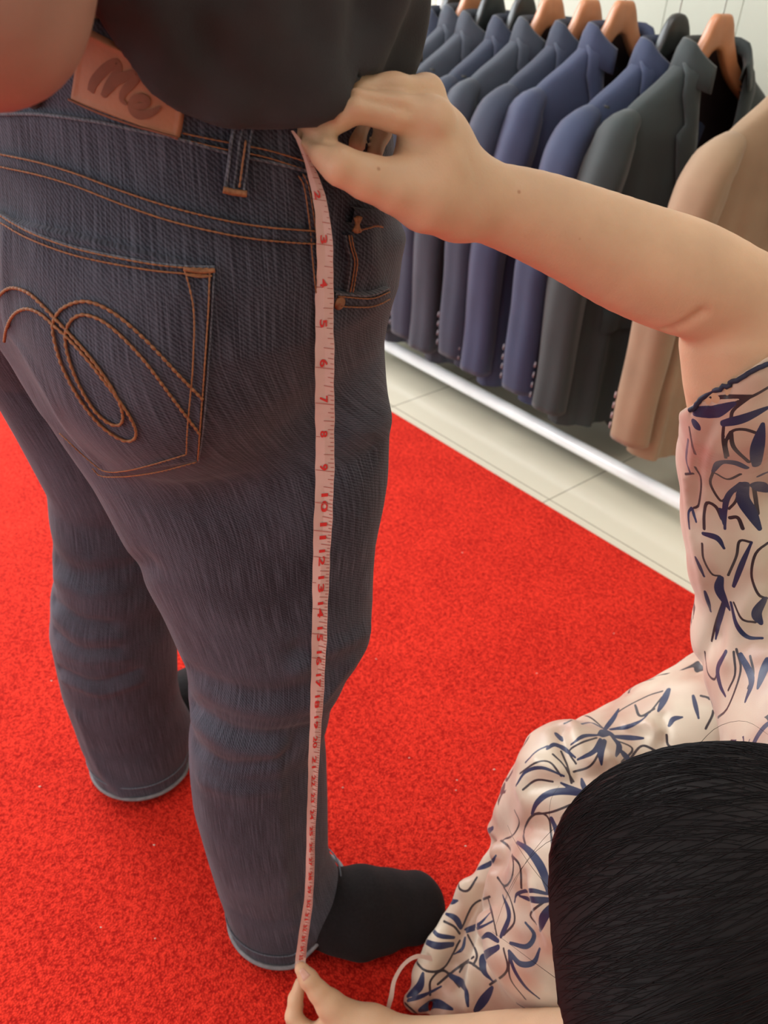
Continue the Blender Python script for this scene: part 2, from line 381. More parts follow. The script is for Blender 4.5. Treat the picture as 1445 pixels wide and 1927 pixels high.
# ------------------------------------------------------------------ the room
ROOMZ = math.atan2(DD[1], DD[0])
room_M = Matrix([[DD[0], NN[0], 0, 0], [DD[1], NN[1], 0, 0], [0, 0, 1, 0], [0, 0, 0, 1]])
def room_obj(mb, name, m, kind='structure', **k):
    o = mb.build(name, m, None, k.get('smooth', False)); o.matrix_world = room_M
    if kind: o['kind'] = kind
    return o
A0, A1, C0, C1, ZC = -4.0, 2.6, -2.6, 2.12, 2.75
room_obj(MB().box(((A0+A1)/2, (C0+C1)/2, -.03), (A1-A0+.4, C1-C0+.4, .06)), 'floor', 'tile')
room_obj(MB().box(((A0+A1)/2, (C0+C1)/2, ZC+.04), (A1-A0+.4, C1-C0+.4, .08)), 'ceiling', 'ceiling')
wb = MB().box(((A0+A1)/2, C1+.05, ZC/2), (A1-A0, .1, ZC))
for k in range(34): wb.box((A0+.1+k*.2, C1-.001, ZC/2), (.1980, .006, ZC-.02))
room_obj(wb, 'wall_back', 'wall')
room_obj(MB().box((A1+.05, (C0+C1)/2, ZC/2), (.1, C1-C0+.2, ZC)), 'wall_right', 'wall')
def wall_hole(name, along_c, lo, hi, u0, u1, z0, z1, fixed):
    mb = MB()
    def bx(a, b, za, zb):
        if along_c: mb.box((fixed, (a+b)/2, (za+zb)/2), (.1, b-a, zb-za))
        else: mb.box(((a+b)/2, fixed, (za+zb)/2), (b-a, .1, zb-za))
    bx(lo, u0, 0, ZC); bx(u1, hi, 0, ZC); bx(u0, u1, z1, ZC)
    if z0 > 0: bx(u0, u1, 0, z0)
    room_obj(mb, name, 'wall')
def window(name, along_c, u0, u1, z0, z1, fixed, nm):
    mb = MB()
    def bx(a, b, za, zb, t=.06, m=0):
        if along_c: mb.box((fixed, (a+b)/2, (za+zb)/2), (t, b-a, zb-za), mi=m)
        else: mb.box(((a+b)/2, fixed, (za+zb)/2), (b-a, t, zb-za), mi=m)
    for k in range(nm+1):
        u = u0+(u1-u0)*k/nm; bx(u-.025, u+.025, z0, z1)
    bx(u0, u1, z0, z0+.05); bx(u0, u1, z1-.05, z1)
    o = room_obj(mb, name, 'frame')
    mb = MB()
    for k in range(nm): 
        a = u0+(u1-u0)*k/nm+.03; b = u0+(u1-u0)*(k+1)/nm-.03
        if along_c: mb.box((fixed, (a+b)/2, (z0+z1)/2), (.008, b-a, z1-z0-.1))
        else: mb.box(((a+b)/2, fixed, (z0+z1)/2), (b-a, .008, z1-z0-.1))
    g = mb.build('pane', 'glass', None, False); g.parent = o; g.visible_shadow = True
wall_hole('wall_left', True, C0-.1, C1+.1, -1.3, 1.7, .2, 2.5, A0-.05); window('window_1', True, -1.3, 1.7, .2, 2.5, A0-.05, 3)
wall_hole('wall_front', False, A0, A1, -3.0, .8, 0.1, 2.5, C0-.05); window('window_2', False, -3.0, .8, .1, 2.5, C0-.05, 4)
# carpet: a red needle-felt mat with its own thickness
cm = MB(); cm.box(((-3.6+1.9)/2, (1.263-2.3)/2, .0025), (5.5, 3.563, .005))
cp = room_obj(cm, 'carpet', 'carpet', None)
tag(cp, 'bright red carpet laid over the cream floor tiles', 'carpet')
# lint crumbs on the carpet
lm = MB()
for (x, y) in [(645, 1482), (1010, 1267), (930, 1448), (858, 1487), (876, 1592), (870, 1040), (708, 1240), (290, 1590), (292, 1766), (97, 1281), (1155, 1192), (770, 1426), (860, 1468), (75, 1480), (190, 1745)]:
    p = G(x, y, .0065); r = .0011+.0006*random.random()
    V = [p+r*np.array(v)*np.array([1.3, .8, .7]) for v in ((1,0,0),(-1,0,0),(0,1,0),(0,-1,0),(0,0,1),(0,0,-1))]
    lm.add(V, [(0,2,4),(2,1,4),(1,3,4),(3,0,4),(2,0,5),(1,2,5),(3,1,5),(0,3,5)])
tag(lm.build('lint', 'lint', None), 'tiny pale crumbs of lint scattered over the red carpet', 'lint', kind='stuff')

# ceiling light panels (reflected in the glossy tiles)
for k, (a, c) in enumerate([(-1.6, -.6), (-1.6, 1.0), (.4, -.6), (.4, 1.0)]):
    pass

# ------------------------------------------------------------------ garment rack
rack = empty('garment_rack', RM(-1.15, 1.58, 0))
tag(rack, 'white metal garment rack standing on the tiles behind the red carpet', 'garment rack')
def rtube(name, a, r=.0155, m='white_metal'):
    o = MB().tube([RM(*q) for q in a], r, 20).build(name, m, None); setparent(o, rack); return o
ZR = .998
rtube('bottom_rail', [(-1.68, 1.436, .05), (.42, 1.436, .05)]); rtube('bottom_rail', [(-1.68, 1.725, .05), (.42, 1.725, .05)])
for a in (-1.665, .40):
    rtube('crossbar', [(a, 1.37, .05), (a, 1.79, .05)], .017)
    rtube('foot', [(a, 1.39, .0), (a, 1.39, .05)], .016); rtube('foot', [(a, 1.77, 0), (a, 1.77, .05)], .016)
rtube('crossbar', [(-1.60, 1.44, .052), (-1.60, 1.72, .052)], .012)
rtube('post', [(-1.70, 1.60, .05), (-1.70, 1.60, ZR)], .014); rtube('post', [(-1.645, 1.60, .05), (-1.645, 1.60, ZR)], .010)
rtube('post', [(.40, 1.58, .05), (.40, 1.58, ZR)], .014)
rtube('top_rail', [(-2.0, 1.60, ZR), (.45, 1.60, ZR)], .012)

# ------------------------------------------------------------------ hangers and suit jackets (local: x = shoulder line, y = wearer's front, z up; origin at the neck of the hanger)
def build_hanger(kind):
    root = empty('wooden_hanger' if kind == 'wood' else 'plastic_hanger')
    m = 'wood' if kind == 'wood' else 'black_plastic'
    if kind == 'wood': top = [(-.013, .040), (-.006, .044), (.006, .044), (.013, .040), (.017, .034), (.046, -.030)]
    else: top = [(-.015, .036), (-.008, .043), (.008, .043), (.015, .036), (.024, .020), (.040, -.022)]
    half = [(0, .044), (.016, .044), (.023, .037), (.034, .008), (.056, -.030), (.085, -.056), (.12, -.080), (.145, -.098), (.160, -.112), (.162, -.122), (.150, -.128), (.13, -.118), (.10, -.098), (.07, -.078), (.047, -.060), (.035, -.046), (.012, -.016), (0, -.012)]
    if kind != 'wood': half = [(0, .046), (.012, .044), (.023, .034), (.030, .015), (.038, -.010), (.055, -.034), (.085, -.056), (.12, -.080), (.145, -.098), (.160, -.112), (.162, -.122), (.150, -.128), (.13, -.118), (.10, -.098), (.07, -.080), (.045, -.064), (.033, -.050), (.012, -.024), (0, -.020)]
    n = len(half); mb = MB(); up = half[:n//2]; dn = half[n//2:][::-1]
    xs = np.r_[np.linspace(0, .06, 13), np.linspace(.07, .160, 12)]
    ux = np.array([p[0] for p in up]); uz = np.array([p[1] for p in up]); dx = np.array([p[0] for p in dn]); dz = np.array([p[1] for p in dn])
    V = []; L = 16; X = np.r_[-xs[::-1], xs[1:]]
    for x in X:
        a = abs(x); t = np.interp(a, ux, uz); b = min(np.interp(a, dx, dz), t-.004); cz = (t+b)/2; hz = (t-b)/2
        th = np.interp(a, [0, .05, .10, .155, .161], [.010, .011, .012, .016, .010]); yo = np.interp(a, [0, .1, .16], [0, .003, .010])
        for j in range(L):
            q = 2*math.pi*j/L; cs, sn = math.cos(q), math.sin(q)
            V.append((x, yo+th*math.copysign(abs(cs)**.45, cs), cz+hz*math.copysign(abs(sn)**.45, sn)))
    k = len(X); Fc = [(i*L+j, i*L+(j+1) % L, (i+1)*L+(j+1) % L, (i+1)*L+j) for i in range(k-1) for j in range(L)]
    Fc += [tuple(range(L-1, -1, -1)), tuple((k-1)*L+j for j in range(L))]
    mobj('hanger_body', V, Fc, m, root)
    hk = [(0, 0, .040), (0, 0, .105), (-.003, 0, .120)] + [(-.018*math.cos(a)*1.0+.0, 0, .128+.018*math.sin(a)) for a in np.linspace(-.2, math.pi+.3, 12)]
    mobj('hook', *(lambda b: (b.v, b.f))(MB().tube(interp_path(hk, 30), .0014, 8)), 'wire', root)
    return root

def build_jacket(wool, button, sd=0, open_=1.0, length=.70, lean=0.0, lin='lining'):
    r0 = random.Random(sd); root = empty('suit_jacket')
    zs = np.array([-length, -.66*length/.7, -.55, -.42, -.30, -.22, -.17, -.125, -.098, -.072, -.046, -.022, 0.0, .010])
    hw = np.array([.222, .222, .215, .203, .208, .216, .214, .206, .192, .160, .120, .088, .066, .060])
    hd = np.array([.052, .051, .048, .040, .042, .043, .042, .042, .038, .034, .032, .032, .034, .034])
    zz = np.r_[np.linspace(-length, -.09, 46), np.linspace(-.085, .010, 20)]
    HW = np.interp(zz, zs, hw); HD = np.interp(zz, zs, hd); n = 96
    ph = [r0.uniform(0, 6.28) for _ in range(6)]
    def pt(i, a, off=0.0):
        z = zz[i]; f = np.clip(-(z+.12)/.5, 0, 1)
        cs, sn = math.cos(a), math.sin(a)
        x = (HW[i]+off)*math.copysign(abs(cs)**.82, cs); y = (HD[i]+off)*math.copysign(abs(sn)**.72, sn)
        y += f*.007*math.sin(9*x/.1+ph[0]+2*z)*(1 if sn > 0 else .8) + f*.004*math.sin(17*x/.1+ph[1]) + lean*f*.03
        dz = -.020*f*f*max(0, sn)*(abs(x) < .1) if z < -.6 else 0
        return (x, y, z+dz)
    vw = lambda z: np.interp(z, [-.36, -.30, -.10, 0, .01], [0.0, .016, .052*open_, .062*open_, .064])
    # body shell with the front opening cut out
    V = [pt(i, 2*math.pi*j/n) for i in range(len(zz)) for j in range(n)]; Fc = []
    for i in range(len(zz)-1):
        for j in range(n):
            j2 = (j+1) % n; a = 2*math.pi*(j+.5)/n; x = HW[i]*math.cos(a)
            if math.sin(a) > 0 and zz[i] > -.36 and abs(x) < vw(zz[i]): continue
            Fc.append((i*n+j, i*n+j2, (i+1)*n+j2, (i+1)*n+j))
    mobj('jacket_body', V, Fc, wool, root)
    # lining seen in the opening: inside face of the back
    V = [pt(i, 2*math.pi*j/n, -.006) for i in range(len(zz)) for j in range(n)]
    Fc = [(i*n+j, (i+1)*n+j, (i+1)*n+(j+1) % n, i*n+(j+1) % n) for i in range(len(zz)-2) for j in range(n) if math.sin(2*math.pi*(j+.5)/n) < 0 or abs(HW[i]*math.cos(2*math.pi*(j+.5)/n)) > vw(zz[i])+.004 or zz[i] < -.36]
    V0 = len(V); Fc.append(tuple(range(0, n)))
    mobj('lining', V, Fc, lin, root)
    # front edge, lapels, collar
    def front(x, z, o): 
        i = int(np.argmin(np.abs(zz-z))); f = np.clip(-(z+.12)/.5, 0, 1); c = min(.999, abs(x)/HW[i])**(1/.82)
        return (x, HD[i]*(1-c*c)**.36 + o + f*.007*math.sin(9*x/.1+ph[0]+2*z), z)
    for s in (-1, 1):
        mb = MB(); rows = 22; V = []
        for k in range(rows):
            z = -.345+(.345-.012)*k/(rows-1); inn = vw(z)*s-.002*s
            t = k/(rows-1); outer = np.interp(t, [0, .15, .45, .70, .705, .86, 1], [.006, .034, .078, .100, .085, .088, .074]); 
            if t > .70: outer = np.interp(t, [.70, .72, .86, 1], [.082, .080, .094, .086])
            for q in range(6):
                w_ = q/5; x = inn+(s*outer-inn)*w_ if abs(outer) > abs(inn) else inn+s*.004*w_
                V.append(front(x, z, .006+.009*math.sin(math.pi*w_*.9)*(.4+.6*t)*(1-w_*.5)))
        Fc = [(k*6+q, k*6+q+1, (k+1)*6+q+1, (k+1)*6+q) for k in range(rows-1) for q in range(5)]
        o = mobj('lapel', V, Fc, wool, root); sm = o.modifiers.new('s', 'SOLIDIFY'); sm.thickness = .003; sm.offset = 0
    # collar: a folded band round the neck
    V = []; K = 40
    for k in range(K):
        a = math.radians(-236)+math.radians(292)*k/(K-1); e = min(1, min(k, K-1-k)/8)
        cx, cy = math.cos(a), math.sin(a); drop = .030*(1-e)
        for (rx, z) in ((0, .000), (.002, .015), (.006, .024), (.011, .022), (.018, .006), (.025, -.018-.012*e)):
            V.append(((.060+rx*1.1)*cx, (.036+rx*.8)*cy+(.012 if cy > 0 else 0), z-drop-.5*abs(cy > 0)*.02*cy))
    Fc = [(k*6+q, k*6+q+1, (k+1)*6+q+1, (k+1)*6+q) for k in range(K-1) for q in range(5)]
    o = mobj('collar', V, Fc, wool, root); sm = o.modifiers.new('s', 'SOLIDIFY'); sm.thickness = .0025
    # sleeves
    for s in (-1, 1):
        P = [(.150, 0, -.098), (.172, 0, -.104), (.192, .001, -.120), (.207, .001, -.15), (.220, .000, -.21), (.232, -.003, -.30), (.238, -.006, -.38), (.238, -.008, -.48), (.234, -.008, -.58), (.232, -.008, -.665)]
        P = interp_path([(s*x+s*r0.uniform(-.004, .004), y, z*length/.7) for x, y, z in P], 48)
        t = np.linspace(0, 1, 48)
        ra = np.interp(t, [0, .04, .10, .20, .5, .8, 1], [.010, .026, .040, .047, .045, .041, .040]); rb = np.interp(t, [0, .04, .1, .2, .5, .8, 1], [.008, .020, .030, .035, .035, .032, .032])
        V = []; n2 = 40; T = np.gradient(P, axis=0)
        for i in range(48):
            T_ = T[i]/np.linalg.norm(T[i]); v = np.array([0, 1.0, 0]); v -= T_*(v@T_); v /= np.linalg.norm(v); u = np.cross(T_, v)
            for j in range(n2):
                a = 2*math.pi*j/n2; g = 1+.07*t[i]**.3*math.sin(3*a+ph[2]+2.5*t[i])+.035*math.sin(5*a+ph[3]-3*t[i])*min(1, t[i]*5)
                V.append(P[i]+ra[i]*g*math.cos(a)*v+rb[i]*g*math.sin(a)*u)
        Fc = [(i*n2+j, i*n2+(j+1) % n2, (i+1)*n2+(j+1) % n2, (i+1)*n2+j) for i in range(47) for j in range(n2)]
        o = mobj('sleeve', V, Fc, wool, root); sm = o.modifiers.new('s', 'SOLIDIFY'); sm.thickness = .003; sm.offset = -1
        for b in range(4):
            c = P[46-3*0-int(b*1.6)]*1.0; c = P[47]+(P[38]-P[47])*(.16+.20*b); T_ = np.array([0, 0, 1.0])
            nrm = np.array([s*.62, -.78, 0]); cc = c+np.array([s*.0245, -.0335, 0]); u = np.cross(nrm, T_)
            MBb = MB(); L = 14; V = []
            for rr, hh in ((.0062, 0), (.0068, .0022), (.0058, .0036), (.0040, .0030), (.001, .0028)):
                for j in range(L):
                    a = 2*math.pi*j/L; V.append(cc+rr*math.cos(a)*u+rr*math.sin(a)*T_+nrm*hh)
            Fc = [(i*L+j, i*L+(j+1) % L, (i+1)*L+(j+1) % L, (i+1)*L+j) for i in range(4) for j in range(L)]
            mobj('cuff_button', V, Fc, button, o)
    # breast welt and flap pockets
    for s in (-1, 1):
        V = []; 
        for k in range(10):
            x = s*(.085+.09*k/9)
            for z, o in ((-.44, .003), (-.442, .0065), (-.466, .0065), (-.488, .004)): V.append(front(x, z-.004*k/9, o))
        mobj('pocket_flap', V, [(k*4+q, k*4+q+1, (k+1)*4+q+1, (k+1)*4+q) for k in range(9) for q in range(3)], wool, root)
    return root
def copy_tree(o, parent=None):
    c = o.copy(); C.objects.link(c)
    if parent is not None: c.parent = parent
    for ch in list(o.children): copy_tree(ch, c)
    return c
def recolor(o, wool, button):
    for ch in o.children:
        base = ch.name.split('.')[0]
        if base in ('jacket_body', 'lapel', 'collar', 'sleeve', 'pocket_flap'):
            ch.data = ch.data.copy(); ch.data.materials[0] = MATS[wool]
        recolor(ch, wool, button)
HZ = .829
hw0 = build_hanger('wood'); hb0 = build_hanger('plastic'); used = {'wood': False, 'plastic': False}
protos = [build_jacket('wool_navy', 'button', 1), build_jacket('wool_blue', 'button', 5, .9, .68)]; pused = [False, False]
ROWS = [  # along, hanger, wool, proto, turn, drop, jacket label, hanger label
 (-1.90, 'plastic', 'wool_dark', 0, 2, .00, 'dark jacket at the far left end of the rack behind the black t-shirt', 'black hanger of the far left dark jacket'),
 (-1.600, 'plastic', 'wool_navy', 0, -2, -.02, 'dark navy suit jacket hanging just right of the white rack post', 'black plastic hanger nearest to the white rack post'),
 (-1.545, 'wood', 'wool_slate', 1, 1, -.01, 'slate suit jacket on a wooden hanger close to the white rack post', 'wooden hanger nearest to the white rack post'),
 (-1.490, 'plastic', 'wool_grey', 0, 0, -.016, 'grey blue jacket third in line from the white rack post', 'dark green black hanger left of the big rounded black hanger'),
 (-1.400, 'plastic', 'wool_navy', 1, 2, -.015, 'navy jacket on a rounded black hanger above the raised wrist', 'rounded black hanger just left of three wooden hangers'),
 (-1.327, 'wood', 'wool_slate', 0, -1, -.01, 'charcoal navy jacket directly right of the hand, leftmost on the three wooden hangers', 'leftmost of the three wooden hangers side by side'),
 (-1.232, 'wood', 'wool_navy', 1, 1, -.006, 'navy jacket on the middle one of three wooden hangers', 'middle one of the three wooden hangers side by side'),
 (-1.150, 'wood', 'wool_indigo', 0, -2, .0, 'indigo blue jacket with cuff buttons showing, on the rightmost of three wooden hangers', 'rightmost of the three wooden hangers side by side'),
 (-1.028, 'plastic', 'wool_blue', 1, 0, -.010, 'blue jacket between the indigo jacket and the dark green one, on a glossy black hanger', 'glossy rounded black hanger beside the dark green jacket'),
 (-.940, 'wood', 'wool_green', 0, 0, .0, 'dark green suit jacket showing its lapel and dark lining, left of the tan one', 'wooden hanger holding the dark green jacket'),
 (-.735, 'wood', 'wool_tan', 1, -1, .0, 'tan suit jacket, rightmost on the rack', 'wooden hanger holding the tan jacket'),
]
for (al, hk, wool, pr, turn, drop, jl, hl) in ROWS:
    loc = RM(al, 1.60, HZ+drop); rz = ROOMZ - math.pi/2 + math.radians(turn-10)      # wearer's front (+y) points along the rack
    src = hw0 if hk == 'wood' else hb0
    hg = src if not used[hk] else copy_tree(src); used[hk] = True
    hg.location = loc; hg.rotation_euler = (0, 0, rz); tag(hg, hl, 'hanger', 'hangers on the rack')
    j = protos[pr] if not pused[pr] else copy_tree(protos[pr]); pused[pr] = True
    recolor(j, wool, None)
    j.location = loc+np.array([0, 0, -.018]); j.rotation_euler = (0, 0, rz); tag(j, jl, 'jacket', 'suit jackets on the rack')
    if wool == 'wool_tan':
        for s in j.children:
            for b in s.children:
                if b.name.startswith('cuff'): b.data = b.data.copy(); b.data.materials[0] = MATS['button_tan']

# ------------------------------------------------------------------ the standing man (facing away to the right)
PC = np.array([-.17, .62]); TH = math.atan2(-.64, .77)                 # pelvis centre, direction of his right side
RS = np.array([.77, -.64, 0]); FW = np.array([.64, .77, 0])            # his right, his front
def rows_to_loft(rows, yz, zlo, zhi, step=.01):
    ry = np.array([r[0] for r in rows], float); rl = np.array([r[1] for r in rows], float); rr = np.array([r[2] for r in rows], float)
    o = np.argsort(ry); ry, rl, rr = ry[o], rl[o], rr[o]
    Z = np.arange(zlo, zhi+1e-6, step); cx, cy, a = [], [], []
    for z in Z:
        Y = np.interp(z, [q[0] for q in yz], [q[1] for q in yz]); x = -.1
        for _ in range(4):
            py = proj((x, Y, z))[1]; l, r = np.interp(py, ry, rl), np.interp(py, ry, rr)
            def atY(px):      # point of the row with this height
                rdir = ray(px, py); t = Y/rdir[1]; return rdir[0]*t
            xl, xr = atY(l), atY(r); x = (xl+xr)/2
        cx.append(x); cy.append(Y); a.append((xr-xl)/2*.985)
    return Z, np.array(cx), np.array(cy), np.array(a)
R_ROWS = [(1830, 472, 590), (1790, 462, 618), (1740, 440, 636), (1700, 425, 634), (1650, 406, 626), (1600, 392, 619), (1500, 365, 618), (1420, 357, 615), (1370, 359, 612), (1330, 361, 622), (1290, 360, 640), (1250, 356, 656),
          (1215, 345, 684), (1185, 330, 700), (1120, 300, 705), (1050, 262, 706), (1000, 235, 712), (930, 198, 728), (880, 170, 736), (800, 112, 739), (740, 72, 738), (700, 45, 734), (650, 15, 731), (550, -30, 728), (400, -40, 712)]
RL = rows_to_loft(R_ROWS, [(0, .568), (.15, .575), (.35, .60), (.5, .605), (.7, .605), (.8, .61)], .020, .80)
RLb = np.interp(RL[0], [.020, .10, .2, .33, .40, .5, .62, .8], [.060, .056, .066, .075, .074, .082, .092, .095])
L_ROWS = [(1540, 225, 320), (1500, 208, 336), (1440, 182, 356), (1380, 152, 350), (1290, 120, 333), (1180, 98, 331), (1100, 103, 330), (1050, 110, 330), (990, 104, 330), (900, 95, 322), (790, 40, 290), (700, -5, 240), (600, -70, 200)]
LL = rows_to_loft(L_ROWS, [(0, .775), (.45, .80), (.62, .78), (.75, .72)], .02, .72)
LLb = np.interp(LL[0], [.02, .10, .25, .45, .6, .72], [.062, .060, .070, .075, .085, .095])
PZ = np.array([.71, .74, .78, .82, .86, .90, .96]); PA = np.array([.09, .135, .168, .178, .176, .169, .166]); PB = np.array([.07, .100, .122, .130, .128, .124, .124])
def jeans_sdf(P, g=0.0):
    d = zloft(P, RL[0], RL[1], RL[2], RL[3]+g, RLb+g)
    p = zloft(P, PZ, np.full(7, PC[0]), np.full(7, PC[1]), PA+g, PB+g, TH, 2.2)
    d = smin(d, p, .045)
    b1 = PC+RS[:2]*.075-FW[:2]*.055; b2 = PC-RS[:2]*.085-FW[:2]*.055
    d = smin(d, ell(P, (b1[0], b1[1], .765), (.084+g, .084+g, .095+g)), .045)
    d = smin(d, ell(P, (b2[0], b2[1], .815), (.078+g, .078+g, .075+g)), .04)
    l = zloft(P, LL[0], LL[1], LL[2], LL[3]+g, LLb+g)
    return smin(d, l, .02)
def hem_z(P, LO, fd, sl):
    f_ = (P[:, 0]-LO[1][3])*fd[0]+(P[:, 1]-LO[2][3])*fd[1]; return .020+sl*np.maximum(0, f_-.004)
def jeans_fn(P):
    d = jeans_sdf(P); z = P[:, 2]
    inner = np.minimum(zloft(P, RL[0], RL[1], RL[2], RL[3]-.006, RLb-.006), zloft(P, LL[0], LL[1], LL[2], LL[3]-.006, LLb-.006))
    hollow = np.maximum(inner, z-.125); d = np.maximum(d, -hollow)
    for LO, fd, sl in ((RL, (.95, .30), .95), (LL, (.30, .95), .55)):
        zc = hem_z(P, LO, fd, sl); m_ = (np.hypot(P[:, 0]-LO[1][2], P[:, 1]-LO[2][2]) < .12) & (z < .16)
        fr_ = np.clip(((P[:, 0]-LO[1][3])*fd[0]+(P[:, 1]-LO[2][3])*fd[1])/.05, 0, 1)
        d = np.where(m_, d-.009*fr_*np.exp(-((z-.07)/.035)**2), d); hollow = np.where(m_, hollow-.009*fr_*np.exp(-((z-.07)/.035)**2), hollow); d = np.where(m_, np.maximum(np.maximum(d, -hollow), zc-z), d)
    d += .0016*np.sin(P[:, 2]*95+P[:, 0]*30)*np.exp(-((z-.36)/.06)**2)
    return np.maximum(d, z-.945)

man_elbow = W(-52, -22, .33); sh = np.array([*PC, 1.38])+RS*.18; shl = np.array([*PC, 1.38])-RS*.18
def head_sdf(P, c, f, r, s=1.0):
    f = np.array(f)/np.linalg.norm(f); r = np.array(r)/np.linalg.norm(r); u = np.cross(r, f); A = np.stack([r, f, u])
    def loc(x, y, z): return c+r*x*s+f*y*s+u*z*s
    d = ell(P, loc(0, -.01, .025), np.array((.075, .094, .092))*s, A)
    d = smin(d, ell(P, loc(0, .025, -.045), np.array((.056, .062, .070))*s, A), .03)
    d = smin(d, chain(P, [loc(0, .088, .012), loc(0, .106, -.028)], [.008*s, .014*s]), .014)                  # nose
    d = smin(d, ell(P, loc(0, .082, -.060), np.array((.025, .012, .006))*s, A), .008)                          # lips
    d = smin(d, ell(P, loc(0, .080, -.072), np.array((.021, .012, .006))*s, A), .006)
    for q in (-1, 1):
        d = np.maximum(d, -(ell(P, loc(q*.031, .096, .012), np.array((.016, .012, .009))*s, A)))               # eye sockets
        d = np.minimum(d, np.linalg.norm(P-loc(q*.031, .077, .012), axis=1)-.0125*s)
        d = smin(d, ell(P, loc(q*.078, -.008, -.005), np.array((.009, .019, .031))*s, A), .008)                # ears
    return d
def man_body(P):
    z = P[:, 2]
    d = jeans_sdf(P, -.011); d = np.maximum(d, z-.95); d = np.maximum(d, .05-z)
    t = zloft(P, np.array([.86, .90, .95, 1.1, 1.25, 1.36, 1.42]), np.full(7, PC[0]), np.full(7, PC[1]), np.array([.13, .145, .15, .155, .175, .18, .10]), np.array([.08, .10, .10, .10, .11, .095, .06]), TH, 2.2)
    d = smin(d, t, .03)
    nb = np.array([*PC, 1.40]); hc = np.array([*PC, 1.60])+FW*.02
    d = smin(d, chain(P, [nb, hc-np.array([0, 0, .05])], [.06, .055]), .04)
    d = smin(d, head_sdf(P, hc, FW*.9+np.array([0, 0, -.35]), RS), .02)
    hand = np.array([*PC, 1.0])-RS*.30-FW*.02
    d = smin(d, chain(P, [sh, (sh+man_elbow)/2+RS*.02, man_elbow, man_elbow*.45+hand*.55, hand], [.055, .045, .038, .036, .026], .02), .03)
    el = shl-RS*.10+FW*.02-np.array([0, 0, .28]); h2 = np.array([*PC, 1.02])+FW*.17
    d = smin(d, chain(P, [shl, el, h2], [.055, .042, .026], .02), .03)
    for hnd, dr, sd in ((hand, -RS, FW), (h2, RS, FW)):
        k = hnd+dr*.045; d = smin(d, chain(P, [hnd, k], [.030, .036]), .02)
        for i in range(4):
            b = k+np.array([0, 0, .03-.02*i]); d = smin(d, chain(P, [b, b+dr*.04, b+dr*.055-sd*.02*0-np.array([0, 0, .012])], [.010, .009, .008]), .006)
        d = smin(d, chain(P, [hnd+dr*.01, hnd+dr*.04+np.array([0, 0, .045])], [.013, .010]), .01)
    # feet inside the socks
    for F_ in (R_FOOT, L_FOOT): d = smin(d, foot(P, F_, -.004), .02)
    return d
def foot(P, F_, g=0.0):
    d = chain(P, F_[0], [r+g for r in F_[1]], .03)
    return np.maximum(d, .0055-g*.5-P[:, 2])
_h, _m, _t = G(528, 1768, .035), G(676, 1722, .040), G(772, 1708, .033)
R_FOOT = ([np.array([RL[1][8], RL[2][8]+.002, .12]), np.array([RL[1][4]+.005, RL[2][4]+.004, .065]), np.array([RL[1][2]-.006, RL[2][2]+.002, .036]), np.array([_m[0], _m[1], .046]), np.array([_t[0], _t[1], .034])], [.030, .036, .037, .044, .041])
_h2 = G(262, 1492, .035); _t2 = np.array([_h2[0]+.060, _h2[1]+.225, .032])
L_FOOT = ([np.array([LL[1][8], LL[2][8], .12]), np.array([LL[1][4], LL[2][4]+.01, .06]), np.array([LL[1][2]+.002, LL[2][2]-.004, .035]), (_h2+_t2)/2+np.array([0, .02, .014]), _t2], [.038, .040, .038, .045, .041])

man = net(man_body, (-.56, .30, 0), (.22, 1.05, 1.74), .0045, 'person', 'skin_tan')
tag(man, 'standing person in dark blue jeans, charcoal t-shirt and black socks being measured', 'person')
jeans = net(jeans_fn, (-.42, .38, .008), (.10, .93, .97), .0032, 'jeans', 'denim', man)
jeans['label'] = 'dark blue denim jeans with orange stitching'
J0 = bvh(jeans)
crease(jeans, J0, [   # folds behind the knees and at the thigh, laid on the cloth
 ([(362, 1262), (420, 1290), (500, 1305), (600, 1290)], -.0028, .010), ([(362, 1290), (430, 1325), (520, 1340), (600, 1318)], .003, .012),
 ([(364, 1330), (430, 1372), (500, 1385), (585, 1370)], -.0042, .009), ([(366, 1360), (420, 1398), (490, 1412), (560, 1398)], .003, .011), ([(370, 1405), (430, 1440), (520, 1432), (556, 1395)], -.0038, .008),
 ([(556, 1388), (548, 1440), (545, 1540), (560, 1680)], -.0022, .010), ([(520, 1420), (530, 1500), (538, 1600), (548, 1740)], .0022, .009), ([(380, 1470), (450, 1492), (530, 1480)], .0025, .010),
 ([(640, 1270), (600, 1240), (560, 1225)], -.004, .010), ([(690, 1190), (640, 1215), (560, 1262)], .0035, .010), ([(655, 1260), (620, 1300), (590, 1330)], .003, .009),
 ([(110, 1060), (150, 1078), (215, 1075), (280, 1060)], -.004, .012), ([(104, 1090), (160, 1115), (230, 1112)], .0022, .010), ([(102, 1130), (150, 1165), (210, 1175)], -.003, .007), ([(102, 1160), (150, 1198), (225, 1200)], .002, .008),
 ([(105, 1190), (150, 1222), (220, 1222)], -.003, .006), ([(108, 1222), (160, 1246), (240, 1240)], .0018, .008), ([(112, 1258), (180, 1284), (260, 1262)], -.003, .005), ([(120, 1280), (190, 1304), (260, 1284)], .003, .007),
 ([(150, 1350), (185, 1440), (230, 1495)], .003, .010), ([(200, 1000), (240, 1100), (290, 1180)], -.002, .02), ([(660, 810), (700, 800), (730, 790)], .003, .012), ([(640, 880), (690, 860)], -.003, .012),
 ([(655, 900), (680, 1000), (690, 1100)], .0025, .02), ([(430, 930), (500, 1050), (540, 1150)], -.0025, .03), ([(620, 440), (640, 520), (632, 560)], -.003, .012), ([(690, 460), (700, 520), (705, 550)], .003, .012)])
JT = bvh(jeans); cloth_attr(jeans.data, get(jeans)[0])
def jpart(name, vf, m, parent=jeans): return mobj(name, vf[0], vf[1], m, parent)
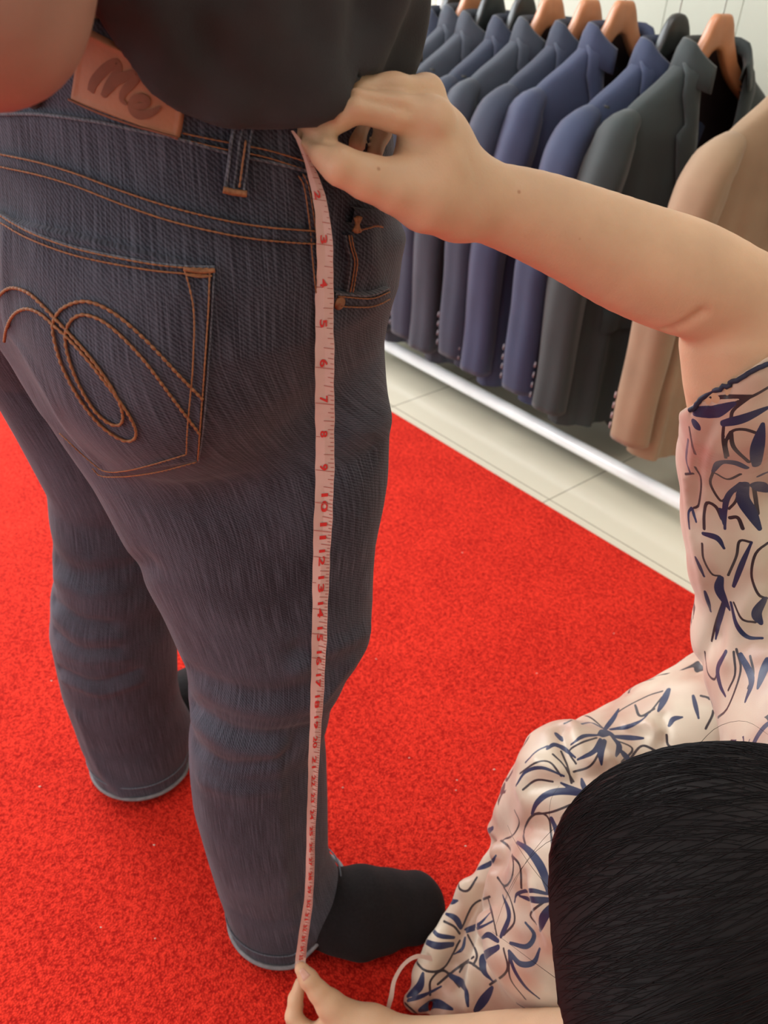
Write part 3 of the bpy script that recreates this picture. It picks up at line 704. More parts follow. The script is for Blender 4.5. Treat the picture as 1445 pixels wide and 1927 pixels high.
# hems: rolled edge with a worn pale rim
for (LO, LB, fd, sl) in ((RL, RLb, (.95, .30), .95), (LL, LLb, (.30, .95), .55)):
    for dz, rad, mm, nm, out in ((.001, .0026, 'hem_edge', 'hem_edge', .0016), (.020, .0009, 'thread', 'hem_stitching', .0012)):
        k = 120; P = []
        for j in range(k+1):
            a = 2*math.pi*j/k; z_ = .03
            for _ in range(5):
                q = np.array([[np.interp(z_, LO[0], LO[1])+(np.interp(z_, LO[0], LO[3])+out)*math.cos(a), np.interp(z_, LO[0], LO[2])+(np.interp(z_, LO[0], LB)+out)*math.sin(a), z_]]); z_ = float(hem_z(q, LO, fd, sl)[0])+dz
            fx_ = min(1, max(0, ((q[0][0]-LO[1][3])*fd[0]+(q[0][1]-LO[2][3])*fd[1])/.05))*.0135*math.exp(-((z_-.07)/.035)**2); q[0][0] += fd[0]*fx_; q[0][1] += fd[1]*fx_; q[0][2] = z_
            P.append(q[0])
        MB().tube(P, rad, 8).build(nm, mm if nm == 'hem_edge' else 'denim_faded', jeans)
# waistband seam, yoke, side seam ridges
jpart('waistband', strip(JT, [(-5, 215), (80, 215), (180, 228), (260, 245), (340, 262), (430, 288), (520, 308), (588, 325)], 3, .0014, 60), 'denim_faded')
jpart('yoke_seam', strip(JT, [(2, 300), (80, 318), (150, 340), (230, 372), (320, 402), (420, 426), (500, 438), (592, 445)], 13, .0014, 70), 'denim')
jpart('side_seam', strip(JT, [(572, 330), (583, 400), (590, 470), (597, 560), (602, 700), (600, 900), (596, 1100), (590, 1250)], 8, .0012, 80), 'denim')
st = MB()
for L_ in ([(0, 288), (80, 306), (150, 328), (230, 359), (320, 389), (420, 413), (500, 426), (592, 433)], [(0, 312), (80, 330), (150, 352), (230, 384), (320, 415), (420, 439), (500, 451), (592, 458)]): stitches(st, JT, L_, .0026)
st.build('yoke_stitching', 'thread', jeans)
st = MB()
for L_ in ([(344, 250), (400, 262), (440, 270), (500, 282), (560, 300), (590, 312)], [(344, 262), (430, 282), (500, 296), (590, 326)]): stitches(st, JT, L_, .0018, .00045)
st.build('waistband_stitching', 'thread', jeans)
st = MB()
for L_ in ([(558, 330), (568, 350), (576, 400), (582, 470), (588, 530), (592, 560)], [(566, 326), (577, 352), (585, 400), (591, 470), (596, 520)], [(575, 330), (586, 360), (592, 420), (592, 500)]): stitches(st, JT, L_, .002, .00045)
st.build('side_stitching', 'thread', jeans)
# back pocket
def patch(name, Lf, Rt, off, m, parent, nu=60, nv=60, edge=.0012, sub=None):
    Lp = interp_path(Lf, nv); Rp = interp_path(Rt, nv); V = []; ok = []
    for j in range(nv):
        for i in range(nu):
            q = Lp[j]*(1-i/(nu-1))+Rp[j]*(i/(nu-1)); p, nn = hit(JT, q[0], q[1], 0)
            if p is None: V.append((0, 0, 0)); ok.append(False); continue
            e = min(i, nu-1-i, j, nv-1-j); o = off+(edge if e <= 2 and e > 0 else 0)
            if e == 0: o = -.001
            V.append(p+nn*o); ok.append(True)
    Fc = []
    for j in range(nv-1):
        for i in range(nu-1):
            q = (j*nu+i, j*nu+i+1, (j+1)*nu+i+1, (j+1)*nu+i)
            if all(ok[t] for t in q) and max(np.linalg.norm(np.array(V[q[0]])-np.array(V[q[2]])), 0) < .03: Fc.append(q)
    return mobj(name, V, [f[::-1] for f in Fc], m, parent)
pk = patch('back_pocket', [(3, 402), (4, 520), (10, 612), (44, 664), (84, 733), (128, 808), (206, 892)], [(403, 503), (398, 590), (390, 680), (383, 740), (378, 800), (371, 861), (367, 864)], .0022, 'denim', jeans)
# the pocket's lower edge runs along the bottom, so round it off with its hem band
st = MB()
A1_ = [(0, 566), (21, 545), (39, 541), (63, 550), (84, 568), (110, 595), (139, 626), (174, 666), (205, 708), (226, 745), (235, 776), (229, 792), (210, 789), (184, 766), (158, 723), (139, 676), (131, 634), (139, 605), (158, 591), (184, 595), (210, 610), (242, 639), (284, 687), (326, 745), (373, 808)]
A2_ = [(18, 639), (24, 613), (39, 589), (60, 580), (84, 588), (110, 610), (139, 637), (174, 676), (210, 723), (237, 760), (255, 792), (258, 813), (245, 822), (221, 813), (189, 787), (153, 739), (124, 681), (110, 629), (110, 603), (126, 579), (158, 566), (189, 571), (226, 592), (274, 634), (326, 689), (379, 745)]
for L_ in (A1_, A2_): stitches(st, JT, L_, .0032, .0010, .0042)
st.build('pocket_embroidery', 'thread', pk)
st = MB()
for L_ in ([(0, 414), (60, 448), (150, 482), (270, 506), (345, 514), (398, 518)], [(0, 400), (60, 436), (150, 469), (270, 494), (345, 503), (400, 505)], [(348, 506), (364, 580), (362, 680), (352, 790), (349, 846)], [(394, 506), (390, 590), (382, 700), (374, 800), (370, 856)],
           [(349, 846), (290, 864), (240, 877), (205, 880), (180, 865), (120, 810)], [(368, 860), (290, 880), (205, 891), (180, 876)]): stitches(st, JT, L_, .0034, .00055)
st.tube(on_path(JT, [(346, 505), (375, 510), (403, 508)], 12, .0036)[0], .0013, 8); st.tube(on_path(JT, [(350, 516), (375, 520), (398, 518)], 12, .0036)[0], .0006, 8)
st.build('pocket_stitching', 'thread', pk)
jpart('pocket_edge', strip(JT, [(0, 398), (60, 433), (150, 466), (270, 491), (345, 500), (404, 502)], 2.2, .0030, 50, .0008), 'denim_faded', pk)
jpart('pocket_edge', strip(JT, [(402, 506), (397, 590), (389, 700), (380, 800), (371, 862)], 1.8, .0028, 50, .0006), 'denim_faded', pk)
# leather patch with its writing
lp = patch('leather_patch', [(158, 48), (150, 110), (143, 160), (139, 188)], [(352, 150), (350, 190), (344, 240), (338, 266)], .0045, 'leather', jeans, 50, 30, .0004)
def brush(T, pts, widths, off, name, m, parent):
    q = interp_path(pts, 40); wd = np.interp(np.linspace(0, 1, 40), np.linspace(0, 1, len(widths)), widths); P, Q, Wd = [], [], []
    for k in range(40):
        p, nn = hit(T, q[k][0], q[k][1], off)
        if p is not None: P.append(p); Q.append(nn); Wd.append(wd[k])
    P = np.array(P); Q = np.array(Q); Tn = np.gradient(P, axis=0); Tn /= np.linalg.norm(Tn, axis=1)[:, None]; B = np.cross(Q, Tn); V = []
    for k in range(len(P)):
        hw_ = Wd[k]*((P[k]-CAM)@_F)/FPX
        for s, o in ((-1, 0), (-.6, .0001), (.6, .0001), (1, 0)): V.append(P[k]+B[k]*hw_*s+Q[k]*o)
    return V, [(i*4+j, i*4+j+1, (i+1)*4+j+1, (i+1)*4+j) for i in range(len(P)-1) for j in range(3)]
mb = MB()
mb.add(*brush(JT, [(180, 170), (186, 152), (206, 128), (226, 117), (228, 132), (212, 160), (201, 178)], [7, 9, 9, 9, 8, 8, 4], .0049, '', '', None))
mb.add(*brush(JT, [(203, 178), (222, 152), (246, 140), (262, 138), (258, 150), (242, 168), (237, 184), (246, 194)], [5, 9, 9, 8, 8, 8, 6, 3], .0051, '', '', None))
mb.add(*brush(JT, [(258, 196), (276, 196), (283, 187), (272, 180), (258, 186), (256, 202), (270, 213), (292, 208), (306, 198)], [5, 6, 7, 7, 7, 9, 8, 6, 3], .0053, '', '', None))
mb.build('patch_lettering', 'leather_print', lp)
mb = MB(); P_, Q_ = on_path(JT, [(141, 184), (190, 207), (260, 234), (338, 258)], 40, .0054); mb.tube(P_, .0006, 6); mb.build('patch_stitching', 'leather_print', lp)
# belt loops
lo = jpart('belt_loop', strip(JT, [(455, 236), (450, 270), (445, 310), (439, 358)], 18, .0042, 24, .0016), 'denim')
for dx, n_ in ((-17, 2.4), (-3, 2.0), (15, 2.4)): jpart('loop_edge', strip(JT, [(455+dx, 240), (450+dx, 270), (446+dx, 310), (440+dx*1.05, 355)], n_, .0062, 24, .0005), 'denim_faded', lo)
st = MB(); stitches(st, JT, [(458, 262), (453, 300), (447, 350)], .0072, .0006)
P_, _ = on_path(JT, [(419, 355), (438, 360), (460, 363)], 16, .0062); st.tube(P_, .0018, 8); st.build('loop_stitching', 'thread', lo)
lo = jpart('belt_loop', strip(JT, [(652, 402), (690, 408), (706, 412)], 14, .0042, 16, .0014), 'denim')
st = MB()
for a, b in (((655, 404), (664, 434)), ((664, 404), (654, 432)), ((659, 402), (658, 436))):
    P_, _ = on_path(JT, [a, ((a[0]+b[0])/2, (a[1]+b[1])/2), b], 8, .0062); st.tube(P_, .0013, 8)
stitches(st, JT, [(664, 431), (690, 428), (703, 430)], .006, .0006); st.build('loop_stitching', 'thread', lo)
# front pocket opening and coin pocket
fp = jpart('front_pocket', strip(JT, [(622, 560), (650, 562), (690, 562), (724, 552)], 12, .0018, 24), 'denim')
jpart('pocket_edge', strip(JT, [(622, 548), (650, 550), (690, 550), (724, 540)], 2.4, .0034, 24, .0005), 'denim_faded', fp)
jpart('coin_pocket', strip(JT, [(650, 440), (655, 462), (662, 485), (660, 510), (653, 545)], 6, .0018, 30), 'denim')
jpart('coin_pocket_edge', strip(JT, [(645, 440), (649, 462), (656, 485), (654, 510), (648, 545)], 1.8, .003, 30, .0005), 'denim_faded')
st = MB()
for L_ in ([(628, 553), (690, 556), (724, 546)], [(632, 574), (690, 572), (724, 560)]): stitches(st, JT, L_, .0034, .00055)
for L_ in ([(650, 440), (655, 462), (662, 485), (660, 510), (653, 545)], [(655, 440), (660, 462), (667, 485), (665, 510), (658, 545)]): stitches(st, JT, L_, .0034, .0005)
st.build('front_pocket_stitching', 'thread', jeans)
p_, n_ = hit(JT, 633, 567, .002); V = []
u_ = np.cross(n_, [0, 0, 1.0]); u_ /= np.linalg.norm(u_); v_ = np.cross(n_, u_)
for rr, hh in ((.0042, 0), (.0045, .0012), (.0035, .0022), (.0012, .0018), (.0002, .0024)):
    for j in range(20): a = 2*math.pi*j/20; V.append(p_+u_*rr*math.cos(a)+v_*rr*math.sin(a)+n_*hh)
mobj('rivet', V, [(i*20+j, i*20+(j+1) % 20, (i+1)*20+(j+1) % 20, (i+1)*20+j) for i in range(4) for j in range(20)], 'copper', jeans)
# belt: dark strap under the shirt with the edge of its buckle at the front
k = 90; P = []; Nr = []
for j in range(k+1):
    a = 2*math.pi*j/k; la = (.160)*math.cos(a); lb = .117*math.sin(a)
    P.append(np.array([PC[0], PC[1], .925])+RS*la+FW*lb); q = RS*math.cos(a)/.17+FW*math.sin(a)/.13; Nr.append(q/np.linalg.norm(q))
V = []
for p, q in zip(P, Nr):
    for h_, o in ((-.017, 0), (-.016, .003), (.016, .003), (.017, 0)): V.append(p+np.array([0, 0, h_])+q*o)
belt = mobj('belt', V, [(i*4+j, i*4+j+1, (i+1)*4+j+1, (i+1)*4+j) for i in range(k) for j in range(3)], 'belt', man)
b0 = W(716, 395, .56); bk = [W(702, 372, .575), W(716, 388, .572), W(722, 405, .570), W(718, 424, .570), W(708, 432, .572)]
o = MB().tube(interp_path(bk, 24), .0016, 10).build('buckle', 'metal', belt)

# t-shirt
SZ = np.array([.80, .90, .96, 1.02, 1.15, 1.28, 1.38, 1.44]); SA = np.array([.178, .182, .184, .186, .190, .205, .200, .11]); SB = np.array([.130, .133, .135, .137, .138, .142, .125, .08])
shirt_c = PC+FW[:2]*.006
def shirt_base(P): return zloft(P, SZ, np.full(8, shirt_c[0]), np.full(8, shirt_c[1]), SA, SB, TH, 2.15)
def march(fn, x, y, t0=.15, t1=1.2):
    d = ray(x, y); ts = np.linspace(t0, t1, 1500); v = fn(CAM+d*ts[:, None]); i = np.argmax(v < 0)
    return CAM+d*ts[i] if v[i] < 0 else None
HEM = [(120, -60), (165, -20), (176, 20), (205, 68), (240, 120), (280, 172), (340, 215), (420, 243), (500, 246), (548, 241), (590, 229), (640, 196), (700, 190), (745, 160)]
az, zh = [], []
for q in HEM:
    p = march(shirt_base, *q)
    if p is None: continue
    az.append(math.atan2(p[1]-PC[1], p[0]-PC[0])); zh.append(p[2])
az = np.unwrap(np.array(az)); o_ = np.argsort(az); az = az[o_]; zh = np.array(zh)[o_]
AZ = np.r_[az[0]-.5, az[0]-.2, az, az[-1]+.3, az[-1]+.9]; ZH = np.r_[.90, .90, zh, zh[-1]+.005, .93]
fold_ray = [np.array(march(shirt_base, *q)) for q in ((612, 200), (590, 190), (540, 160), (470, 100), (420, 30))]
fold2 = [np.array(march(shirt_base, *q)) for q in ((618, 165), (595, 140), (560, 100), (500, 20))]
fold3 = [np.array(march(shirt_base, *q)) for q in ((600, 215), (520, 215), (440, 190), (360, 120), (300, 20))]
fold4 = [np.array(march(shirt_base, *q)) for q in ((680, 128), (695, 100), (720, 60), (740, 0))]
def shirt_fn(P):
    d = shirt_base(P)
    a = np.arctan2(P[:, 1]-PC[1], P[:, 0]-PC[0]); a = np.where(a > AZ[-1], a-2*math.pi, a); a = np.where(a < AZ[0], a+2*math.pi, a)
    zz = np.interp(a, AZ, ZH); q = P[:, 2]
    for f_, am, wd in ((fold_ray, .013, .013), (fold2, .009, .010), (fold3, .008, .011), (fold4, .008, .012)):
        d = d-am*np.exp(-(polydist(P, f_)/wd)**2)
    d = d+.0035*np.sin(a*13+q*30)*np.clip((q-.85)/.1, 0, 1)+.002*np.sin(a*29-q*50)
    slv = chain(P, [shl, shl-RS*.07-np.array([0, 0, .17])], [.075, .080]); slr = chain(P, [sh, (sh*.5+man_elbow*.5)], [.072, .070])
    d = smin(d, np.minimum(slv, slr), .04)
    hem = (zz-q)*.75
    out = np.maximum(d, hem)
    inner = np.maximum(shirt_base(P)+.007, -(1.36-q)); inner = np.maximum(inner, q-.925)      # hollow from below
    out = np.maximum(out, -inner) 
    out = np.maximum(out, (q-1.42))
    dd_ = hit(JT, 585, 330)[0]; dd_ = proj(dd_)[2]-.016
    out = np.maximum(out, -(chain(P, [W(668, 186, dd_), W(710, 180, dd_+.003), W(790, 178, dd_+.022)], [.0100, .0105, .012])))
    return out
shirt = net(shirt_fn, (-.50, .34, .80), (.14, .95, 1.45), .0040, 't_shirt', 'tee', man)
shirt['label'] = 'charcoal t-shirt with its hem pulled up'
socks = []
for F_ in (R_FOOT, L_FOOT):
    c0 = F_[0][0]
    o = net(lambda P, F_=F_: np.maximum(foot(P, F_, 0.0)+.0007*np.sin(P[:, 0]*160+P[:, 1]*90), P[:, 2]-.115), (min(p[0] for p in F_[0])-.07, min(p[1] for p in F_[0])-.07, 0), (max(p[0] for p in F_[0])+.07, max(p[1] for p in F_[0])+.07, .14), .003, 'sock', 'sock', man)
# short hair of the man (above the frame)
hc = np.array([*PC, 1.60])+FW*.02
net(lambda P: np.maximum(ell(P, hc-FW*.015+np.array([0, 0, .028]), (.090, .098, .100)), -(P@FW-hc@FW-.055)*-1*1.0 if False else np.maximum((P-hc)@FW-.055-.4*(P[:, 2]-hc[2]), -(P[:, 2]-hc[2])-.05)), hc-.14, hc+.15, .005, 'hair', 'hair', man)

# ------------------------------------------------------------------ the crouching woman (right hand at the waist, left hand at the ankle)
dW = proj(hit(JT, 585, 330)[0])[2]                      # depth of the cloth under the waist hand
def WW(l): return [W(*q) for q in l]
def px_chain(P, L_, k=0.0):                             # (x, y, depth, radius in px)
    return chain(P, [W(q[0], q[1], q[2]) for q in L_], [q[3]*q[2]/FPX for q in L_], k)
d0 = dW-.016
RARM = [(872, 372, d0+.045, 66), (930, 385, d0+.055, 74), (1010, 410, d0+.068, 83), (1100, 447, d0+.082, 92), (1190, 487, d0+.096, 102), (1280, 520, d0+.108, 106), (1350, 548, d0+.118, 100), (1392, 575, d0+.128, 98)]
RUP_ = [(1392, 575, d0+.128, 98), (1384, 650, d0+.138, 102), (1390, 740, d0+.158, 95), (1405, 900, .70, 84), (1415, 1060, .735, 92), (1430, 1180, .765, 90)]
def dense(L_, n): return [tuple(q) for q in interp_path(L_, n)]
RARM = dense(RARM, 22); 
def near(P, c, rr, fn):
    q = np.linalg.norm(P-c, axis=1); out = q-rr*.8; m = q < rr
    if m.any(): out[m] = np.minimum(fn(P[m]), np.inf)
    return out
def right_hand(P):
    pal = px_chain(P, [(790, 235, d0+.014, 42), (810, 300, d0+.026, 60), (862, 365, d0+.042, 64)], .012)
    pal = smin(pal, px_chain(P, [(785, 178, d0+.026, 30), (830, 255, d0+.034, 44), (872, 335, d0+.046, 52)], .01), .016)
    pal = smin(pal, px_chain(P, [(748, 352, d0+.014, 40), (800, 372, d0+.024, 56), (862, 385, d0+.04, 62)], .01), .016)
    idx = px_chain(P, [(812, 226, d0+.014, 40), (742, 212, d0+.001, 35), (676, 200, d0-.006, 31)], .002)
    idx = smin(idx, px_chain(P, [(672, 200, d0-.006, 30), (640, 220, d0-.004, 26), (606, 240, d0+.001, 23)], .002), .002)
    idx = smin(idx, px_chain(P, [(606, 238, d0+.002, 22), (584, 244, d0+.005, 19), (566, 246, d0+.008, 14)], .004), .005)
    mid = px_chain(P, [(806, 180, d0+.028, 32), (740, 172, d0+.010, 31), (672, 172, d0+.004, 29), (632, 186, d0+.022, 22), (610, 215, d0+.03, 17)], .005)
    rng_ = px_chain(P, [(810, 172, d0+.040, 26), (740, 162, d0+.035, 24), (690, 172, d0+.034, 22), (676, 225, d0+.040, 21), (668, 272, d0+.032, 20)], .005)
    lit = px_chain(P, [(812, 176, d0+.048, 22), (770, 175, d0+.052, 20), (735, 200, d0+.056, 19), (716, 250, d0+.05, 18), (704, 290, d0+.042, 16)], .005)
    thb = px_chain(P, [(800, 362, d0+.022, 50), (742, 350, d0+.012, 43), (690, 334, d0+.004, 36), (640, 312, d0-.003, 33)], .008)
    thb = smin(thb, px_chain(P, [(640, 312, d0-.003, 32), (612, 290, d0-.001, 27), (588, 268, d0+.004, 20), (568, 254, d0+.009, 14)], .004), .006)
    knuck = px_chain(P, [(818, 222, d0+.008, 26), (820, 230, d0+.008, 24)])
    kn2 = px_chain(P, [(808, 166, d0+.028, 24), (812, 172, d0+.03, 22)])
    d = smin(pal, idx, .005); d = smin(d, smin(knuck, kn2, .01), .010); d = smin(d, mid, .002); d = smin(d, thb, .006)
    return smin(d, smin(rng_, lit, .002), .004)
dB = .935
LFT = [(705, 1937, dB-.010, 40), (760, 1958, dB-.018, 42), (860, 1966, dB-.055, 50), (960, 1970, dB-.10, 62), (1080, 1985, dB-.16, 78), (1180, 2010, dB-.20, 90)]
RUP = dense(RUP_, 10); LFT = dense(LFT, 14)
def left_hand(P):
    pal = px_chain(P, [(640, 1915, dB-.002, 34), (690, 1940, dB-.006, 42), (720, 1950, dB-.010, 40)], .01)
    pal = smin(pal, px_chain(P, [(606, 1950, dB-.002, 26), (660, 1962, dB-.004, 34), (720, 1965, dB-.008, 36)], .01), .016)
    thb = px_chain(P, [(655, 1922, dB-.006, 34), (622, 1892, dB-.008, 26), (600, 1868, dB-.010, 20)], .006)
    thb = smin(thb, px_chain(P, [(600, 1868, dB-.010, 19), (580, 1842, dB-.011, 17.5), (567, 1823, dB-.010, 13)], .004), .004)
    i1 = px_chain(P, [(612, 1950, dB+.002, 20), (572, 1938, dB+.004, 17), (552, 1912, dB+.006, 15), (556, 1880, dB+.008, 13.5), (565, 1850, dB+.008, 11)], .004)
    i2 = px_chain(P, [(606, 1960, dB+.006, 20), (556, 1955, dB+.010, 17), (545, 1925, dB+.014, 14), (560, 1892, dB+.014, 12)], .004)
    i3 = px_chain(P, [(612, 1972, dB+.004, 19), (566, 1978, dB+.006, 16), (552, 1955, dB+.010, 14)], .004)
    d = smin(pal, thb, .006)
    for q in (i1, i2, i3): d = smin(d, q, .003)
    return np.maximum(d, .006-P[:, 2])
WH = W(1372, 1722, .620)                                # head centre
WF = np.array([-.70, .22, -.68]); WF /= np.linalg.norm(WF)
WR = np.cross(WF, np.array([0, 0, 1.0])); WR /= np.linalg.norm(WR)
r_sh = W(1440, 1200, .775); l_sh = np.array([.36, .25, .43]); mid_sh = (r_sh+l_sh)/2+np.array([.04, 0, 0])
hipc = np.array([.56, .46, .20]); kn_f = W(1085, 1500, .93); kn_n = W(1035, 1760, .88)
LUP = [W(1180, 2010, dB-.20), l_sh]
def torso(P, g=0.0):
    d = chain(P, [mid_sh, (mid_sh+hipc)/2+np.array([.03, 0, .03]), hipc], [.105+g, .110+g, .135+g], .03)
    d = smin(d, chain(P, [r_sh, mid_sh, l_sh], [.050+g, .085+g, .055+g], .02), .03)
    return d
hip_f = W(1420, 1385, .93); hip_n = hipc+np.array([-.03, -.09, -.01])
ft_f = np.array([kn_f[0]+.34, kn_f[1]+.02, .05]); ft_n = np.array([kn_n[0]+.36, kn_n[1]-.02, .05])
def woman_fn(P):
    d = px_chain(P, RARM, 0); d = smin(d, px_chain(P, RUP, 0), .006)
    d = smin(d, near(P, W(720, 280, d0+.02), .14, right_hand), .010)
    d = smin(d, torso(P, -.012), .03)
    d2 = px_chain(P, LFT, 0); d2 = smin(d2, chain(P, LUP, [.036, .045]), .02); d2 = smin(d2, near(P, W(640, 1920, dB), .13, left_hand), .008)
    d = smin(d, d2, .012)
    d = smin(d, chain(P, [mid_sh, WH+np.array([.03, .0, -.04])], [.055, .050]), .03)
    d = smin(d, near(P, WH, .22, lambda Q: head_sdf(Q, WH-WF*.005, WF, WR, .92)), .015)
    for hp, kn, ft in ((hip_f, kn_f, ft_f), (hip_n, kn_n, ft_n)):
        kk = kn-np.array([0, 0, .015]); sk = np.array([kn[0]+.02, kn[1], .06])
        d = smin(d, chain(P, [hp, kk], [.070, .048]), .02); d = smin(d, chain(P, [kk, sk, ft, ft+np.array([.10, 0, -.01])], [.046, .045, .035, .024]), .015)
    return np.maximum(d, .006-P[:, 2])
woman = net(woman_fn, (-.14, .12, 0), (.95, .86, 1.0), .0023, 'person', 'skin', None, 16)
tag(woman, 'crouching black-haired person in a flower-print dress holding a tape measure to the jeans', 'person')
WT = bvh(woman)
# finger and thumb nails seen edge-on, folds at the wrist and elbow
crease(woman, WT, [([(884, 300), (900, 350), (905, 410), (898, 440)], -.0006, .0025), ([(905, 330), (915, 380), (916, 420)], -.0004, .002), ([(1255, 622), (1285, 612), (1320, 590)], -.0035, .004),
  ([(500+700/3.61, 1740+470/3.61), (640, 1880)], -.0003, .003), ([(668, 170), (672, 196), (660, 222)], .0006, .004), ([(640, 285), (642, 320), (632, 340)], .0005, .005), ([(735, 262), (760, 275), (800, 285)], -.0010, .004), ([(655, 176), (690, 186), (730, 196), (768, 206)], -.0020, .0028), ([(564, 251), (590, 261), (626, 268)], -.0024, .0022),
  ([(815, 222), (822, 232)], .0016, .007), ([(806, 160), (812, 168)], .0012, .006), ([(822, 232), (850, 280), (872, 320)], .0007, .004), ([(735, 330), (780, 325), (815, 320)], -.0008, .006), ([(640, 285), (655, 296), (650, 306)], .0006, .003)])
p_, n_ = hit(WT, 572, 1833)
if p_ is not None:
    V = []; ax = W(600, 1868, dB-.01)-W(567, 1823, dB-.01); ax /= np.linalg.norm(ax); b_ = np.cross(n_, ax)
    for i in range(9):
        for j in range(9):
            u = (i-4)/4; v = (j-4)/4; q = p_+ax*v*.0065+b_*u*.0052*math.sqrt(max(0, 1-.35*v*v*(v < 0)))
            lc, nr, _, ds = WT.find_nearest(Vector(q)); q = np.array(lc)+np.array(nr)*(.0006 if max(abs(u), abs(v)) < .99 else -.0004); V.append(q)
    mat('nail', (.62, .35, .26), .28, noise=.03, coat=.3)
    mobj('thumb_nail', V, [(i*9+j, i*9+j+1, (i+1)*9+j+1, (i+1)*9+j) for i in range(8) for j in range(8)], 'nail', woman)

# dress
SLV = [(1378, 600, d0+.128, 108), (1384, 680, d0+.146, 107), (1390, 760, d0+.162, 105), (1392, 860, .690, 106), (1398, 970, .715, 108), (1412, 1080, .745, 104), (1440, 1190, .775, 106)]
# folds of the skirt as ridges from the lap down to the hem (pixel, depth, radius m)
def mz(px, py, z, r): q = G(px, py, z); return q, r
RIDGES = [
 [mz(1078, 1472, .28, .062), mz(1020, 1530, .21, .044), mz(945, 1650, .13, .026), mz(856, 1765, .06, .022), mz(782, 1878, .012, .013)],
 [mz(1090, 1500, .28, .058), mz(1020, 1600, .20, .030), mz(975, 1700, .14, .022), mz(935, 1820, .07, .021), mz(900, 1915, .012, .020)],
 [mz(1085, 1660, .235, .066), mz(1040, 1780, .16, .040), mz(1010, 1880, .07, .032), mz(985, 1960, .012, .026)],
]
def dress_fn(P):
    z = P[:, 2]
    s_ = px_chain(P, SLV, .01)
    th = np.arctan2(P[:, 1]-.6, P[:, 0]-.3)
    s_ = s_+.0016*np.sin(P[:, 0]*170+z*22+2*np.sin(z*30))
    t = torso(P, .012)
    lap = chain(P, [hip_f, kn_f], [.105, .068]); lap = smin(lap, chain(P, [hip_n, kn_n], [.105, .066]), .03)
    lap = smin(lap, chain(P, [(hip_f+hip_n)/2, (kn_f+kn_n)/2], [.11, .052]), .04)
    d = smin(t, lap, .035)
    sk = None
    for R_ in RIDGES:
        q = chain(P, [a[0] for a in R_], [a[1] for a in R_], .012); sk = q if sk is None else smin(sk, q, .012)
    # hollow mass of the skirt behind the ridges, down to the floor
    a, b = np.array([kn_f[0]+.02, kn_f[1]-.02, .20]), np.array([kn_f[0]-.02, kn_f[1]-.04, .01]); c, e = np.array([kn_n[0]+.03, kn_n[1]+.02, .14]), np.array([kn_n[0]-.03, kn_n[1]+.01, .01])
    ms = smin(chain(P, [a, b], [.055, .045]), chain(P, [c, e], [.055, .045]), .04)
    ms = smin(ms, chain(P, [b+[.12, 0, .02], b+[.45, 0, .02]], [.08, .10]), .05); ms = smin(ms, chain(P, [e+[.12, 0, .02], e+[.45, 0, .02]], [.08, .10]), .05)
    sk = smin(sk, chain(P, [G(1010, 1600, .17), G(930, 1760, .075), G(850, 1900, .010)], [.034, .024, .020]), .02)
    sk = smin(sk, chain(P, [G(1010, 1740, .12), G(960, 1900, .020)], [.034, .030]), .02)
    sk = smin(sk, ms, .016)
    d = smin(d, sk, .025)
    f = np.clip((.40-z)/.2, 0, 1)
    u = P@np.array([.35, .94, 0]); v = P@np.array([.94, -.35, 0])
    d = d+f*(.0022*np.sin(u*95+2.2*np.sin(v*20)+z*25)+.0014*np.sin(u*190+z*60+v*45))
    d = d+.0035*np.exp(-((P[:, 0]-.50+.3*z)/.03)**2)*np.sin(u*260)                       # gathers at the waist
    d = smin(d, s_, .018)
    e1 = W(1445, 672, .66)-W(1302, 762, .66); n_cut = np.cross(e1, ray(1372, 716)); n_cut /= np.linalg.norm(n_cut); n_cut = n_cut if n_cut[2] > 0 else -n_cut
    nr_ = np.linalg.norm(P-W(1384, 740, .665), axis=1) < .17
    cut = (P-W(1372, 716, .640))@n_cut
    d = np.where(nr_, np.maximum(d, cut), d)
    hol = np.maximum(px_chain(P, [(a_, b_, c_, r_-14) for a_, b_, c_, r_ in SLV[:3]], .01), -(cut+.015)); d = np.where(nr_, np.maximum(d, -hol), d)
    armh = chain(P, [l_sh, LUP[0]], [.062, .050]); d = smin(d, np.maximum(armh, .16-z), .02)
    hd = np.linalg.norm(P-(WH+np.array([.02, 0, -.02])), axis=1)-.07; d = np.maximum(d, -hd)
    return np.maximum(d, .0065-z)
mat('print', (.6, .5, .4))
dress = net(dress_fn, (-.02, .14, 0), (.86, .84, .88), .0040, 'dress', 'print', woman, 16)
dress['label'] = 'satin dress printed with navy flowers on pale peach'
DT = bvh(dress)
A_ = lambda L: [(700+x/1.94, 1280+y/1.94) for x, y in L]
